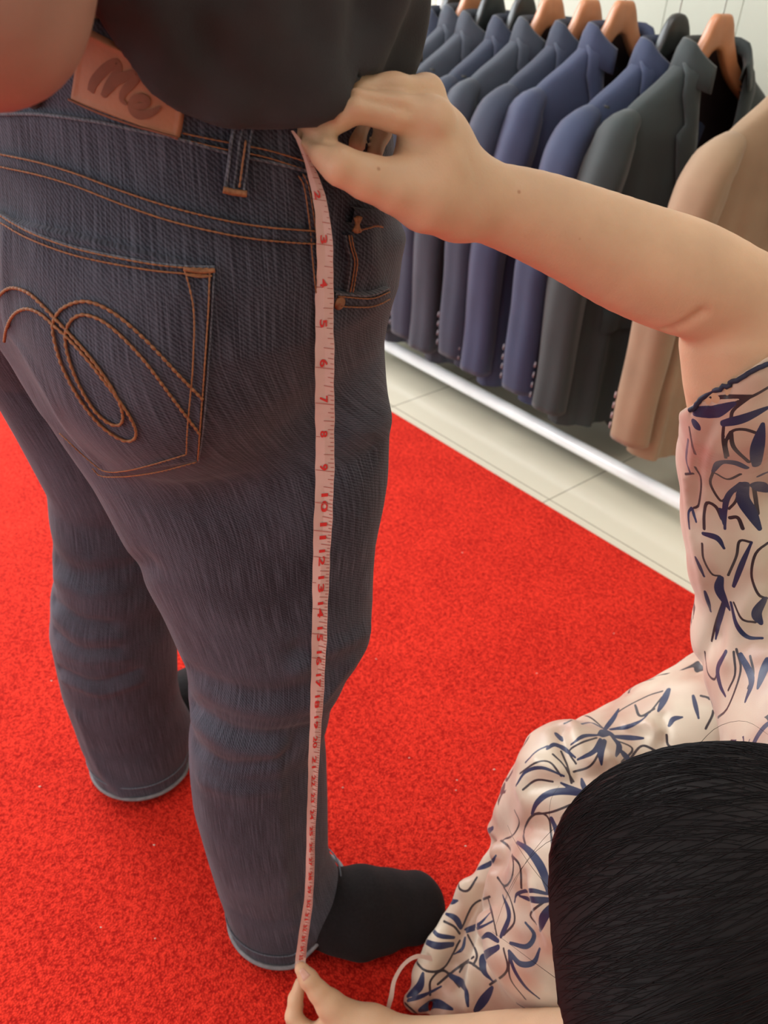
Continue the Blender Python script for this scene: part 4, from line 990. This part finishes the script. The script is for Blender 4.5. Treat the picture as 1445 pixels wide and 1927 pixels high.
crease(dress, DT, [(A_([(445, 640), (415, 720), (375, 820), (330, 930), (290, 1060)]), -.016, .014), (A_([(470, 640), (440, 770), (405, 930), (370, 1080), (352, 1190)]), .009, .011), (A_([(545, 720), (560, 860), (600, 940)]), -.007, .010),
  (A_([(585, 760), (620, 860), (650, 960)]), .005, .010), (A_([(410, 560), (440, 545), (470, 590), (475, 640)]), .006, .009), (A_([(690, 175), (705, 250), (745, 320)]), -.010, .009), (A_([(720, 160), (745, 250), (775, 310), (860, 290)]), .005, .010),
  (A_([(570, 390), (660, 372), (740, 360), (850, 330)]), -.006, .008), (A_([(600, 300), (660, 330), (720, 345)]), .004, .007), (A_([(330, 760), (290, 860), (220, 980), (170, 1080)]), .006, .014), (A_([(540, 400), (560, 470), (530, 560)]), .004, .012),
  (A_([(1010, 150), (1030, 190), (1020, 230)]), .003, .005), (A_([(1060, 130), (1075, 180), (1070, 220)]), -.003, .005), (A_([(930, 170), (1000, 165), (1050, 190)]), .003, .005),
  ([(1345, 1200), (1330, 1215), (1312, 1260)], -.004, .008), ([(1290, 900), (1300, 1000), (1330, 1130)], .002, .006), ([(1340, 790), (1315, 860), (1308, 960)], -.003, .005), ([(1420, 1000), (1380, 1100), (1350, 1190)], -.003, .010), ([(1445, 1090), (1400, 1160), (1370, 1240)], .004, .010)])
DT = bvh(dress)
# hem bands of the sleeve
def onD(pts, n=30, off=.0014):
    P, Q = on_path(DT, pts, n, off); return P
bp = onD([(1301, 772), (1316, 756), (1340, 740), (1372, 724), (1410, 702), (1443, 684)])
if len(bp) > 3: MB().tube(bp, .0018, 8).build('sleeve_binding', 'navy_trim', dress)

# floral print: petals drawn in the tangent plane of each flower centre + thin loops between
def print_mat():
    m = MATS['print']; N, L = nodes(m); N.clear(); out = N.new('ShaderNodeOutputMaterial'); p = N.new('ShaderNodeBsdfPrincipled'); L.new(p.outputs[0], out.inputs[0])
    p.inputs['Roughness'].default_value = .42; p.inputs['Sheen Weight'].default_value = .25; p.inputs['Specular IOR Level'].default_value = .45
    tc = N.new('ShaderNodeTexCoord')
    def M(op, a, b=None, c=None):
        n = N.new('ShaderNodeMath'); n.operation = op
        for i, x in enumerate((a, b, c)):
            if x is None: continue
            if isinstance(x, (int, float)): n.inputs[i].default_value = x
            else: L.new(x, n.inputs[i])
        return n.outputs[0]
    def VM(op, a, b=None, s=None):
        n = N.new('ShaderNodeVectorMath'); n.operation = op
        for i, x in enumerate((a, b)):
            if x is None: continue
            if isinstance(x, tuple): n.inputs[i].default_value = x
            else: L.new(x, n.inputs[i])
        if s is not None: n.inputs['Scale'].default_value = s
        return n
    nz = N.new('ShaderNodeTexNoise'); nz.inputs['Scale'].default_value = 22; nz.inputs['Detail'].default_value = 1; L.new(tc.outputs['Object'], nz.inputs['Vector'])
    wob = VM('SCALE', VM('SUBTRACT', nz.outputs['Color'], (.5, .5, .5)).outputs[0], None, .016).outputs[0]
    pos = VM('ADD', tc.outputs['Object'], wob).outputs[0]
    # thin loops: two cell patterns
    thin = None
    for sc_, w_, of, rr_ in ((15, .026, 0, .42), (17, .024, 5.3, .38), (13, .022, 9.1, .45)):
        mpv = N.new('ShaderNodeMapping'); mpv.inputs['Scale'].default_value = (1.0, 1.0, .62); mpv.inputs['Location'].default_value = (of, of, of); mpv.inputs['Rotation'].default_value = (.5+of, .3, .2); L.new(pos, mpv.inputs['Vector'])
        vo = N.new('ShaderNodeTexVoronoi'); vo.feature = 'SMOOTH_F1'; vo.inputs['Smoothness'].default_value = .12; vo.inputs['Scale'].default_value = sc_; L.new(mpv.outputs[0], vo.inputs['Vector'])
        g = M('LESS_THAN', M('ABSOLUTE', M('SUBTRACT', vo.outputs['Distance'], rr_)), w_)
        thin = g if thin is None else M('MAXIMUM', thin, g)
    navy = None; star = None; inside = None
    for (fx, fy, R_, n_, ph) in FLOWERS:
        c_, nn = hit(DT, fx, fy)
        if c_ is None: continue
        if fx > 1290 and fy < 1260: pass
        nn = np.array(nn); t_ = np.cross(nn, [0.2, .9, .3]); t_ /= np.linalg.norm(t_); b_ = np.cross(nn, t_)
        q = VM('SUBTRACT', pos, tuple(c_)).outputs[0]
        U = VM('DOT_PRODUCT', q, tuple(t_)).outputs['Value']; Vv = VM('DOT_PRODUCT', q, tuple(b_)).outputs['Value']; L3 = VM('LENGTH', q).outputs['Value']
        ang = M('ARCTAN2', Vv, U); r = M('DIVIDE', L3, R_)
        # swirl so that petals bend
        a2 = M('ADD', M('MULTIPLY', ang, n_/2), M('ADD', M('MULTIPLY', r, .9), ph))
        cs = M('ABSOLUTE', M('COSINE', a2)); pr = M('POWER', cs, .55)
        edge = M('SUBTRACT', r, pr)                                             # 0 on the petal outline
        side = M('SINE', M('MULTIPLY', a2, 2))                                  # one flank of each petal is painted thick
        w = M('ADD', .05, M('MULTIPLY', M('MAXIMUM', side, 0), .26))
        out_ = M('LESS_THAN', M('ABSOLUTE', M('ADD', edge, M('MULTIPLY', w, .5))), M('MULTIPLY', w, .55))
        infl = M('LESS_THAN', r, 1.05); far = M('GREATER_THAN', r, .16)
        rib = M('MULTIPLY', M('LESS_THAN', cs, M('MULTIPLY', .12, M('SUBTRACT', 1.2, r))), M('LESS_THAN', r, .75))
        nv = M('MULTIPLY', M('MULTIPLY', M('MAXIMUM', out_, rib), infl), M('GREATER_THAN', r, M('MULTIPLY_ADD', M('ABSOLUTE', M('SINE', M('MULTIPLY', ang, 9))), .10, .08)))
        ring = M('MULTIPLY', M('LESS_THAN', r, M('MULTIPLY_ADD', M('ABSOLUTE', M('SINE', M('MULTIPLY', ang, 2.5))), .14, .12)), M('GREATER_THAN', r, M('MULTIPLY_ADD', M('ABSOLUTE', M('SINE', M('MULTIPLY', ang, 8))), .10, .05)))
        nv = M('MAXIMUM', nv, ring); ins = M('LESS_THAN', r, M('MAXIMUM', pr, .25))
        navy = nv if navy is None else M('MAXIMUM', navy, nv); inside = ins if inside is None else M('MAXIMUM', inside, ins)
    thin = M('MULTIPLY', thin, M('SUBTRACT', 1.0, inside))
    sa = N.new('ShaderNodeAttribute'); sa.attribute_name = 'strokes'; ss = N.new('ShaderNodeSeparateXYZ'); L.new(sa.outputs['Vector'], ss.inputs[0])
    far_ = M('GREATER_THAN', ss.outputs[2], .030)
    navy = M('MAXIMUM', M('MULTIPLY', navy, far_), M('LESS_THAN', ss.outputs[0], 0.0))
    thin = M('MAXIMUM', M('MULTIPLY', thin, far_), M('LESS_THAN', ss.outputs[1], 0.0))
    n2 = N.new('ShaderNodeTexNoise'); n2.inputs['Scale'].default_value = 16; n2.inputs['Detail'].default_value = 2; L.new(tc.outputs['Object'], n2.inputs['Vector'])
    r0 = N.new('ShaderNodeValToRGB'); L.new(n2.outputs['Fac'], r0.inputs[0]); r0.color_ramp.elements[0].position = .36; r0.color_ramp.elements[1].position = .62
    r0.color_ramp.elements[0].color = (.50, .31, .23, 1); r0.color_ramp.elements[1].color = (.66, .56, .43, 1)
    c1 = N.new('ShaderNodeMix'); c1.data_type = 'RGBA'; L.new(thin, c1.inputs[0]); L.new(r0.outputs[0], c1.inputs[6]); c1.inputs[7].default_value = (.030, .020, .026, 1)
    c2 = N.new('ShaderNodeMix'); c2.data_type = 'RGBA'; L.new(navy, c2.inputs[0]); L.new(c1.outputs[2], c2.inputs[6]); c2.inputs[7].default_value = (.014, .022, .075, 1)
    L.new(c2.outputs[2], p.inputs['Base Color'])
    bn = N.new('ShaderNodeTexNoise'); bn.inputs['Scale'].default_value = 700; L.new(tc.outputs['Object'], bn.inputs['Vector'])
    bu = N.new('ShaderNodeBump'); bu.inputs['Strength'].default_value = .15; bu.inputs['Distance'].default_value = .0005; L.new(bn.outputs['Fac'], bu.inputs['Height']); L.new(bu.outputs[0], p.inputs['Normal'])
# print strokes: (frame, kind, width, points) ; frames are (x0, y0, scale) of three enlargements of the cloth
FR = {'A': (700, 1280, 1.94), 'B': (700, 1000, 1.94), 'C': (1250, 640, 5.354)}
STROKES = [
 ('A','N',10,[(840,175),(800,155),(765,160)]),('A','N',14,[(850,180),(880,140),(900,105)]),('A','N',12,[(870,180),(930,170),(985,145),(1005,125)]),('A','N',16,[(875,205),(930,210),(990,212)]),
 ('A','N',17,[(880,210),(902,240),(890,278)]),('A','N',17,[(850,220),(835,260),(838,308)]),('A','N',13,[(835,215),(810,260),(750,290)]),('A','N',11,[(825,200),(770,205),(725,235)]),
 ('A','N',26,[(835,200),(855,190),(880,200)]),
 ('A','T',4,[(850,180),(780,130),(700,158)]),('A','T',4,[(865,165),(900,115),(1000,60),(1060,40)]),('A','T',4,[(960,90),(975,130),(1010,120),(1060,60)]),('A','T',4,[(820,210),(760,230),(720,260),(745,305)]),('A','T',4,[(880,215),(950,250),(910,300)]),('A','T',4,[(845,230),(800,310),(735,335)]),
 ('A','N',13,[(640,250),(665,235),(700,250),(742,282)]),('A','N',16,[(672,196),(695,222)]),('A','T',5,[(660,270),(700,310),(735,370)]),('A','T',5,[(690,260),(715,320),(728,375)]),('A','N',9,[(525,385),(560,335),(620,320),(700,350)]),
 ('A','T',4,[(550,400),(600,365),(660,370)]),('A','T',4,[(540,340),(600,300),(650,300),(690,350)]),('A','N',7,[(560,300),(600,260),(640,240)]),
 ('A','N',19,[(770,415),(700,405),(640,415),(600,450),(583,490)]),('A','N',11,[(765,405),(720,390),(690,375)]),('A','N',13,[(780,405),(770,380),(765,360)]),('A','N',22,[(775,455),(730,475),(700,530),(702,600),(738,645)]),
 ('A','T',4,[(760,440),(660,480),(590,490)]),('A','T',5,[(562,610),(553,560),(575,505),(610,485),(645,505),(655,570)]),('A','T',5,[(812,460),(790,540),(735,600)]),('A','N',17,[(655,505),(685,580),(700,650),(685,750)]),('A','T',5,[(650,520),(657,620),(650,750)]),
 ('A','N',22,[(645,772),(620,690),(575,625),(528,590)]),('A','N',17,[(650,802),(590,802),(538,788)]),('A','N',11,[(640,780),(580,768),(530,780),(520,810)]),('A','N',22,[(650,830),(625,870),(612,915)]),('A','N',12,[(690,740),(720,690),(765,610)]),('A','T',5,[(640,800),(580,850),(600,890)]),
 ('A','N',16,[(470,935),(500,860),(477,785)]),('A','N',15,[(460,952),(425,930),(400,942)]),('A','N',20,[(460,975),(410,1008),(408,1060),(440,1098)]),('A','N',14,[(500,990),(540,1035),(590,1030),(612,980)]),('A','N',12,[(505,960),(565,972),(592,930),(560,885)]),
 ('A','N',12,[(500,1000),(520,1060),(560,1120),(610,1162)]),('A','T',5,[(480,980),(492,1060),(430,1112)]),('A','T',5,[(500,1010),(505,1090),(560,1165)]),('A','T',5,[(455,930),(440,860),(425,800)]),('A','T',5,[(480,930),(520,880),(505,800),(480,755)]),
 ('A','T',5,[(470,585),(500,610),(515,660),(510,720),(485,752),(458,720)]),('A','T',4,[(520,475),(537,520),(515,565),(480,582)]),('A','N',17,[(440,540),(400,570),(375,620),(380,685)]),('A','T',5,[(510,640),(540,680),(545,760)]),('A','N',12,[(380,690),(430,670),(452,640)]),
 ('A','T',5,[(315,720),(318,760),(350,768),(382,720)]),('A','T',5,[(300,740),(270,800),(238,850)]),
 ('A','N',11,[(300,940),(240,930),(212,892)]),('A','N',18,[(295,965),(235,970),(178,945)]),('A','N',15,[(325,905),(305,870),(268,852)]),('A','N',15,[(270,785),(290,808),(312,805)]),('A','N',9,[(340,910),(390,890),(430,850)]),('A','N',7,[(345,920),(400,900),(440,880)]),
 ('A','T',5,[(330,900),(370,820),(430,790)]),('A','T',5,[(320,950),(262,1050),(200,1062),(162,1025),(165,980)]),('A','T',5,[(350,930),(382,1000),(370,1040)]),('A','N',9,[(340,940),(330,980),(300,1000)]),('A','T',5,[(262,880),(300,900),(320,925)]),
 ('A','N',20,[(132,1150),(172,1120),(186,1070)]),('A','N',11,[(130,1170),(190,1150),(252,1118)]),('A','N',22,[(178,1205),(230,1180),(292,1200)]),('A','N',18,[(288,1080),(335,1115),(350,1190)]),('A','N',22,[(380,1205),(420,1150),(440,1120)]),
 ('A','T',5,[(212,1150),(215,1095),(262,1060),(320,1120)]),('A','T',5,[(320,1065),(350,1030),(400,1060)]),('A','T',5,[(240,1110),(300,1060),(370,1010)]),('A','T',6,[(120,1180),(170,1225)]),
 ('A','N',19,[(1082,35),(1062,80),(1045,112)]),('A','T',5,[(962,95),(980,130),(1030,105)]),('A','N',14,[(1085,165),(1100,142),(1132,135)]),('A','N',21,[(912,262),(945,302)]),('A','T',5,[(940,290),(985,240),(1040,260)]),('A','T',5,[(1075,200),(1082,238),(1120,250)]),
 ('B','N',24,[(1272,170),(1268,215),(1305,285)]),('B','N',14,[(1320,200),(1350,120),(1385,40)]),('B','T',5,[(1385,40),(1342,35),(1330,90),(1300,160)]),('B','N',14,[(1290,250),(1265,340),(1255,392)]),('B','N',13,[(1310,260),(1330,340),(1370,385),(1425,390)]),
 ('B','T',5,[(1320,260),(1350,320),(1400,332)]),('B','T',5,[(1280,260),(1256,330),(1240,400)]),('B','N',15,[(1208,8),(1260,25),(1285,62)]),('B','T',5,[(1205,45),(1210,100),(1240,155),(1270,162)]),('B','N',12,[(1180,95),(1212,165)]),
 ('B','N',30,[(1432,250),(1405,300),(1420,335)]),('B','T',5,[(1445,42),(1400,82),(1385,160),(1410,230),(1443,245)]),('B','N',19,[(1290,440),(1262,500),(1270,560),(1290,602)]),('B','T',5,[(1215,440),(1225,515),(1250,540),(1262,500)]),
 ('B','T',5,[(1320,440),(1325,520),(1300,580)]),('B','N',19,[(1345,450),(1385,540),(1362,622)]),('B','T',5,[(1380,455),(1392,520),(1372,572)]),('B','N',24,[(1443,470),(1408,572)]),('B','T',5,[(1200,600),(1232,612),(1245,660),(1218,720)]),('B','N',11,[(1172,600),(1192,682)]),
 ('B','T',5,[(1330,430),(1345,510),(1300,640),(1262,680)]),('B','N',12,[(1215,220),(1236,292)]),
 ('C','N',72,[(820,1285),(700,1235),(560,1235),(490,1325)]),('C','N',92,[(930,1260),(935,1100),(990,850)]),('C','T',16,[(520,1345),(640,1402),(770,1350)]),('C','T',16,[(490,1330),(465,1450),(570,1620),(640,1560)]),('C','N',42,[(770,1440),(650,1560),(610,1700),(610,1900)]),
 ('C','N',92,[(810,1450),(790,1600),(880,1750),(960,1900)]),('C','N',82,[(900,1450),(1000,1490),(1042,1520)]),('C','N',32,[(940,1375),(1042,1330)]),('C','T',24,[(850,1230),(700,1080),(670,930)]),('C','T',15,[(880,1220),(880,1100),(940,960)]),
 ('C','T',16,[(940,940),(800,900),(680,920),(620,1030),(640,1170)]),('C','T',26,[(900,1460),(920,1600),(940,1750)]),('C','T',16,[(760,1480),(720,1620),(650,1700)]),
 ('C','N',72,[(590,840),(800,790),(1042,680)]),('C','N',95,[(300,720),(400,725),(520,720),(700,640)]),('C','N',62,[(290,820),(350,900)]),('C','T',26,[(360,600),(600,572),(870,570)]),('C','T',20,[(870,570),(700,700),(670,790)]),('C','T',20,[(1042,480),(900,560),(700,640)]),
 ('C','T',16,[(600,820),(590,1000),(620,1190)]),('C','T',20,[(400,1900),(400,1750),(430,1640),(520,1680),(580,1800)]),('C','N',28,[(560,1700),(600,1850)]),('C','T',22,[(660,1790),(740,1790),(790,1900)]),('C','T',14,[(310,1280),(370,1400),(350,1650),(300,1690)]),
 ('C','T',18,[(250,880),(280,1060),(310,1150)]),('C','N',26,[(240,1000),(220,1200),(260,1340)]),('C','T',14,[(210,1350),(290,1345)]),('C','N',22,[(270,1690),(240,1750),(250,1900)]),('C','N',22,[(280,1700),(320,1830)]),
]

# finer cloth mesh, then the distance of every point of the cloth to the nearest stroke of each colour
sm_ = dress.modifiers.new('s', 'SUBSURF'); sm_.levels = 2; dg = bpy.context.evaluated_depsgraph_get()
nm = bpy.data.meshes.new_from_object(dress.evaluated_get(dg)); dress.modifiers.clear(); old = dress.data; dress.data = nm; nm.name = 'dress'; bpy.data.meshes.remove(old)
nm.polygons.foreach_set('use_smooth', np.ones(len(nm.polygons), bool))
VV, _ = get(dress); sd = {'N': np.full(len(VV), .2), 'T': np.full(len(VV), .2)}
for fr, kind, wd, pts in STROKES:
    x0, y0, sc_ = FR[fr]; q = interp_path([(x0+x/sc_, y0+y/sc_) for x, y in pts], 18); P, Wd = [], []
    for k, (x, y) in enumerate(q):
        p, nn = hit(DT, x, y)
        if p is None: continue
        t = k/17; hw_ = wd/2/sc_*((p-CAM)@_F)/FPX
        P.append(p); Wd.append(max(.0011, hw_*1.5*((.35+.65*math.sin(math.pi*min(1, .15+.85*t))) if kind == 'N' else 1.2)))
    if len(P) < 2: continue
    P = np.array(P); lo_ = P.min(0)-.045; hi_ = P.max(0)+.045; ix = np.where(((VV > lo_) & (VV < hi_)).all(1))[0]; Q = VV[ix]; best = np.full(len(ix), .2)
    for i in range(len(P)-1):
        a, b = P[i], P[i+1]; ab = b-a
        if ab@ab > .02**2: continue
        t = np.clip(((Q-a)@ab)/(ab@ab+1e-12), 0, 1); best = np.minimum(best, np.linalg.norm(Q-a-t[:, None]*ab, axis=1)-(Wd[i]+(Wd[i+1]-Wd[i])*t))
    sd[kind][ix] = np.minimum(sd[kind][ix], best)
at_ = nm.attributes.new('strokes', 'FLOAT_VECTOR', 'POINT')
at_.data.foreach_set('vector', np.stack([sd['N'], sd['T'], np.minimum(sd['N'], sd['T'])], 1).astype(np.float32).ravel())
FLOWERS = [(1300, 1800, .06, 8, .3), (1410, 1500, .06, 8, 1.0)]
print_mat()

# hair: a smooth dark mass with thin strands combed from the crown towards the front
hu = np.cross(WR, WF); hu /= np.linalg.norm(hu); HA = np.stack([WR, WF, hu])
hcen = WH+np.array([.004, .0, -.004]); HR = np.array([.104, .136, .134])
def hair_fn(P):
    d = ell(P, hcen, HR, HA)
    d = smin(d, chain(P, [hcen+np.array([.03, 0, .02]), hcen+np.array([.02, -.03, -.09])], [.09, .07]), .04)
    face = (P-(hcen+WF*.088))@WF
    d = smin(d, ell(P, W(1246, 1905, .605), (.078, .085, .085)), .05)
    return np.maximum(d, face)
hair = net(hair_fn, hcen-.17, hcen+.17, .005, 'hair', 'hair', woman)
HT = bvh(hair); mb = MB()
crown = hcen+hu*.10-WF*.05
for k in range(4200):
    a = rng.uniform(0, 2*math.pi); rad = rng.uniform(.1, 1)
    dirn = WR*math.cos(a)+WF*(math.sin(a)*.8+.35)
    v0 = rng.normal(size=3); v0 /= np.linalg.norm(v0)
    if v0@_F > .25: continue
    st0 = hcen+v0*.16; ln = rng.uniform(.06, .17); P = []
    cur = st0.copy(); flow = WF*.9+WR*(.35*math.cos(a))+np.array([-.2, 0, -.2])+WR*rng.normal(0, .03); off = rng.uniform(.0001, .0010)
    for s_ in range(9):
        lc, nr, _, ds = HT.find_nearest(Vector(cur)); nr = np.array(nr); lc = np.array(lc)
        if (lc-(hcen+WF*.088))@WF > -.004: break
        P.append(lc+nr*off*math.sin(math.pi*min(1, s_/8+.08)))
        t_ = flow-nr*(flow@nr); nrm_ = np.linalg.norm(t_)
        if nrm_ < .2: t_ = WF-nr*(WF@nr); nrm_ = np.linalg.norm(t_)+1e-9
        cur = lc+t_/nrm_*ln/9; flow = flow*.9+np.array([-.02, -.01, -.06])
    if len(P) > 3: mb.tube(P, np.interp(np.arange(len(P)), [0, len(P)*.5, len(P)-1], [.00025, .00038, .0001]), 3)
# loose strands at the outline
for k in range(7):
    a = rng.uniform(1.6, 3.9); st0 = hcen+(_R*math.cos(a)*-1*0+(_R*math.cos(a)+_U*math.sin(a)))*.2
    lc, nr, _, ds = HT.find_nearest(Vector(st0)); lc = np.array(lc); nr = np.array(nr)
    t_ = np.cross(nr, _F)*rng.choice([-1, 1]); g1 = rng.uniform(.006, .018)
    P = interp_path([lc-nr*.003, lc+nr*g1*.6+t_*.02, lc+nr*g1+t_*.045+np.array([0, 0, -.01]), lc+nr*g1*.9+t_*.07+np.array([0, 0, -.03])], 12); mb.tube(P, np.linspace(.00022, .00008, 12), 3)
ho = mb.build('hair_strands', 'hair', hair)

# ------------------------------------------------------------------ measuring tape
TAPE = [(246, 550, 5), (262, 561, 9), (280, 569, 11), (300, 577, 13), (330, 588, 19), (365, 599, 24), (400, 606, 27), (450, 611, 30), (500, 612, 31), (560, 610, 34), (620, 610, 35), (640, 611, 35), (700, 611, 36), (800, 611, 36), (900, 611, 35), (960, 609, 35), (1040, 605, 33), (1100, 603, 31), (1200, 601, 28),
        (1300, 597, 25), (1400, 592, 21), (1440, 590, 20), (1500, 588, 18), (1560, 585, 17), (1600, 584, 16), (1650, 583, 16), (1700, 580, 17), (1760, 571, 18), (1800, 566, 20), (1822, 564, 19)]
ty = np.array([q[0] for q in TAPE]); tx = np.array([q[1] for q in TAPE]); tw = np.array([q[2] for q in TAPE])
ys = np.arange(246, 1823, 4.0); Yc = []
for y in ys:
    c, w_ = np.interp(y, ty, tx), np.interp(y, ty, tw); best = 9
    for u in (-.55, 0, .55):
        p, nn = hit(JT, c+u*w_, y)
        if p is not None: best = min(best, p[1])
    Yc.append(best)
Yc = np.array(Yc); zc = np.array([YP(np.interp(y, ty, tx), y, Yc[i])[2] for i, y in enumerate(ys)])
tip = W(564, 1822, dB-.001)
Yc[-1] = min(Yc[-1], tip[1])
hull = [0]                                              # taut: lower hull of Y over height
for i in range(1, len(ys)):
    while len(hull) >= 2:
        a, b = hull[-2], hull[-1]
        if (Yc[b]-Yc[a])*(zc[a]-zc[i]) >= (Yc[i]-Yc[a])*(zc[a]-zc[b]): hull.pop()
        else: break
    hull.append(i)
Yh = np.interp(-zc, -zc[hull], Yc[hull])-.0025
def rib(y, u, off=0.0):
    c, w_, Y = np.interp(y, ty, tx), np.interp(y, ty, tw), np.interp(y, ys, Yh)
    wob = 1+.03*math.sin(y/17.)+.02*math.sin(y/7.3)
    P = YP(c+u*w_/2*wob, y, Y)
    P[1] += .0012*abs(u)*math.sin(y/41.)-off
    return P
V, Fc, mi = [], [], []
US = [-1, -.5, 0, .5, 1]
for y in ys:
    for u in US: V.append(rib(y, u))
    for u in US[::-1]: V.append(rib(y, u)+np.array([0, .0006, 0]))
n = 10
for i in range(len(ys)-1):
    for j in range(n): Fc.append((i*n+j, i*n+(j+1) % n, (i+1)*n+(j+1) % n, (i+1)*n+j)); mi.append(0)
# the loose tail: from under the thumb along the palm, then up in a loop beside the skirt
tail = [W(562, 1824, dB+.001), W(575, 1850, dB+.006), W(600, 1890, dB+.010), W(640, 1925, dB+.012), W(690, 1930, dB+.010), W(722, 1915, dB+.012), W(735, 1880, dB+.012), W(742, 1845, dB+.012), W(760, 1815, dB+.012), W(785, 1800, dB+.014), W(815, 1805, dB+.02)]
tail = interp_path(tail, 60); tdir = .55*interp_path([_R*.0055, _R*.005, _R*.004+_U*.002, _U*.004, _U*.003+_R*.003, _R*.0045, _R*.0048, _R*.0045, _R*.002-_U*.003, -_U*.005, -_U*.005], 60)
b0_ = len(V)
for i in range(60):
    for s_, o in ((-1, 0), (1, 0), (1, .0006), (-1, .0006)): V.append(tail[i]+tdir[i]*s_+_F*o)
for i in range(59):
    for j in range(4): Fc.append((b0_+i*4+j, b0_+i*4+(j+1) % 4, b0_+(i+1)*4+(j+1) % 4, b0_+(i+1)*4+j)); mi.append(0)
IN = {1: 292, 2: 376, 3: 459, 4: 542, 5: 617, 6: 691, 7: 759, 8: 824, 9: 886, 10: 945, 11: 998, 12: 1049, 13: 1099, 14: 1147, 15: 1192, 16: 1237, 17: 1280, 18: 1320, 19: 1359, 20: 1396, 21: 1433, 22: 1468, 23: 1500, 24: 1532, 25: 1563, 26: 1594, 27: 1621, 28: 1648, 29: 1673, 30: 1699, 31: 1723, 32: 1745, 33: 1765, 34: 1784, 35: 1801}
def mark(y, u0, u1, hh, m, skew=-2.0):
    b = len(V); Q = [rib(y+hh-skew*u0, u0, .0005), rib(y+hh-skew*u1*-1*-1, u1, .0005), rib(y-hh-skew*u1, u1, .0005), rib(y-hh-skew*u0, u0, .0005)]
    V.extend(Q); Fc.append((b, b+1, b+2, b+3)); mi.append(m)
for k in range(1, 35):
    a, b = IN[k], IN[k+1]; wpx = np.interp(a, ty, tw); t_ = .9 if a < 1250 else .7
    mark(a, -.95 if k < 17 else -.2, .95, t_*.8, 2)
    for e in range(1, 8):
        y = a+(b-a)*e/8; mark(y, {4: -.1, 2: .35, 6: .35}.get(e, .60), .95, t_*.75, 2)
def digit_mesh(s):
    cu = bpy.data.curves.new('t', 'FONT'); cu.body = s; cu.size = 1.0; cu.offset = .022; cu.resolution_u = 4
    o = bpy.data.objects.new('t', cu); C.objects.link(o); dg = bpy.context.evaluated_depsgraph_get()
    me = bpy.data.meshes.new_from_object(o.evaluated_get(dg)); v = np.array([q.co[:2] for q in me.vertices]); f = [tuple(p.vertices) for p in me.polygons]
    bpy.data.objects.remove(o); bpy.data.curves.remove(cu); bpy.data.meshes.remove(me); return v, f
for k in range(2, 36):
    v, f = digit_mesh(str(k)); lo_, hi_ = v.min(0), v.max(0); a = IN[k]; pit = (IN[k]-IN[k-1])
    if k < 10: y0, y1, u0, u1 = a-pit*.22, a-1.5, -.50, .30
    else: h_ = pit*.30; y0, y1, u0, u1 = a-h_, a+h_, -.30, .42
    if k == 2: u0, u1 = -.6, .3
    b = len(V)
    for q in v:
        tx_ = (q[0]-lo_[0])/(hi_[0]-lo_[0]); ty_ = (q[1]-lo_[1])/(hi_[1]-lo_[1])
        u = u0+(u1-u0)*ty_; V.append(rib(y0+(y1-y0)*tx_-2*u, u, .0006))
    for q in f: Fc.append(tuple(b+i for i in q)); mi.append(1)
tape = mobj('tape_measure', V, Fc, ['tape', 'tape_red', 'tape_line'], None, False, mi)
tag(tape, 'pale pink tape measure with red inch numbers held taut from waistband to ankle', 'tape measure')
SC.cycles.use_denoising = True
bpy.context.view_layer.update()
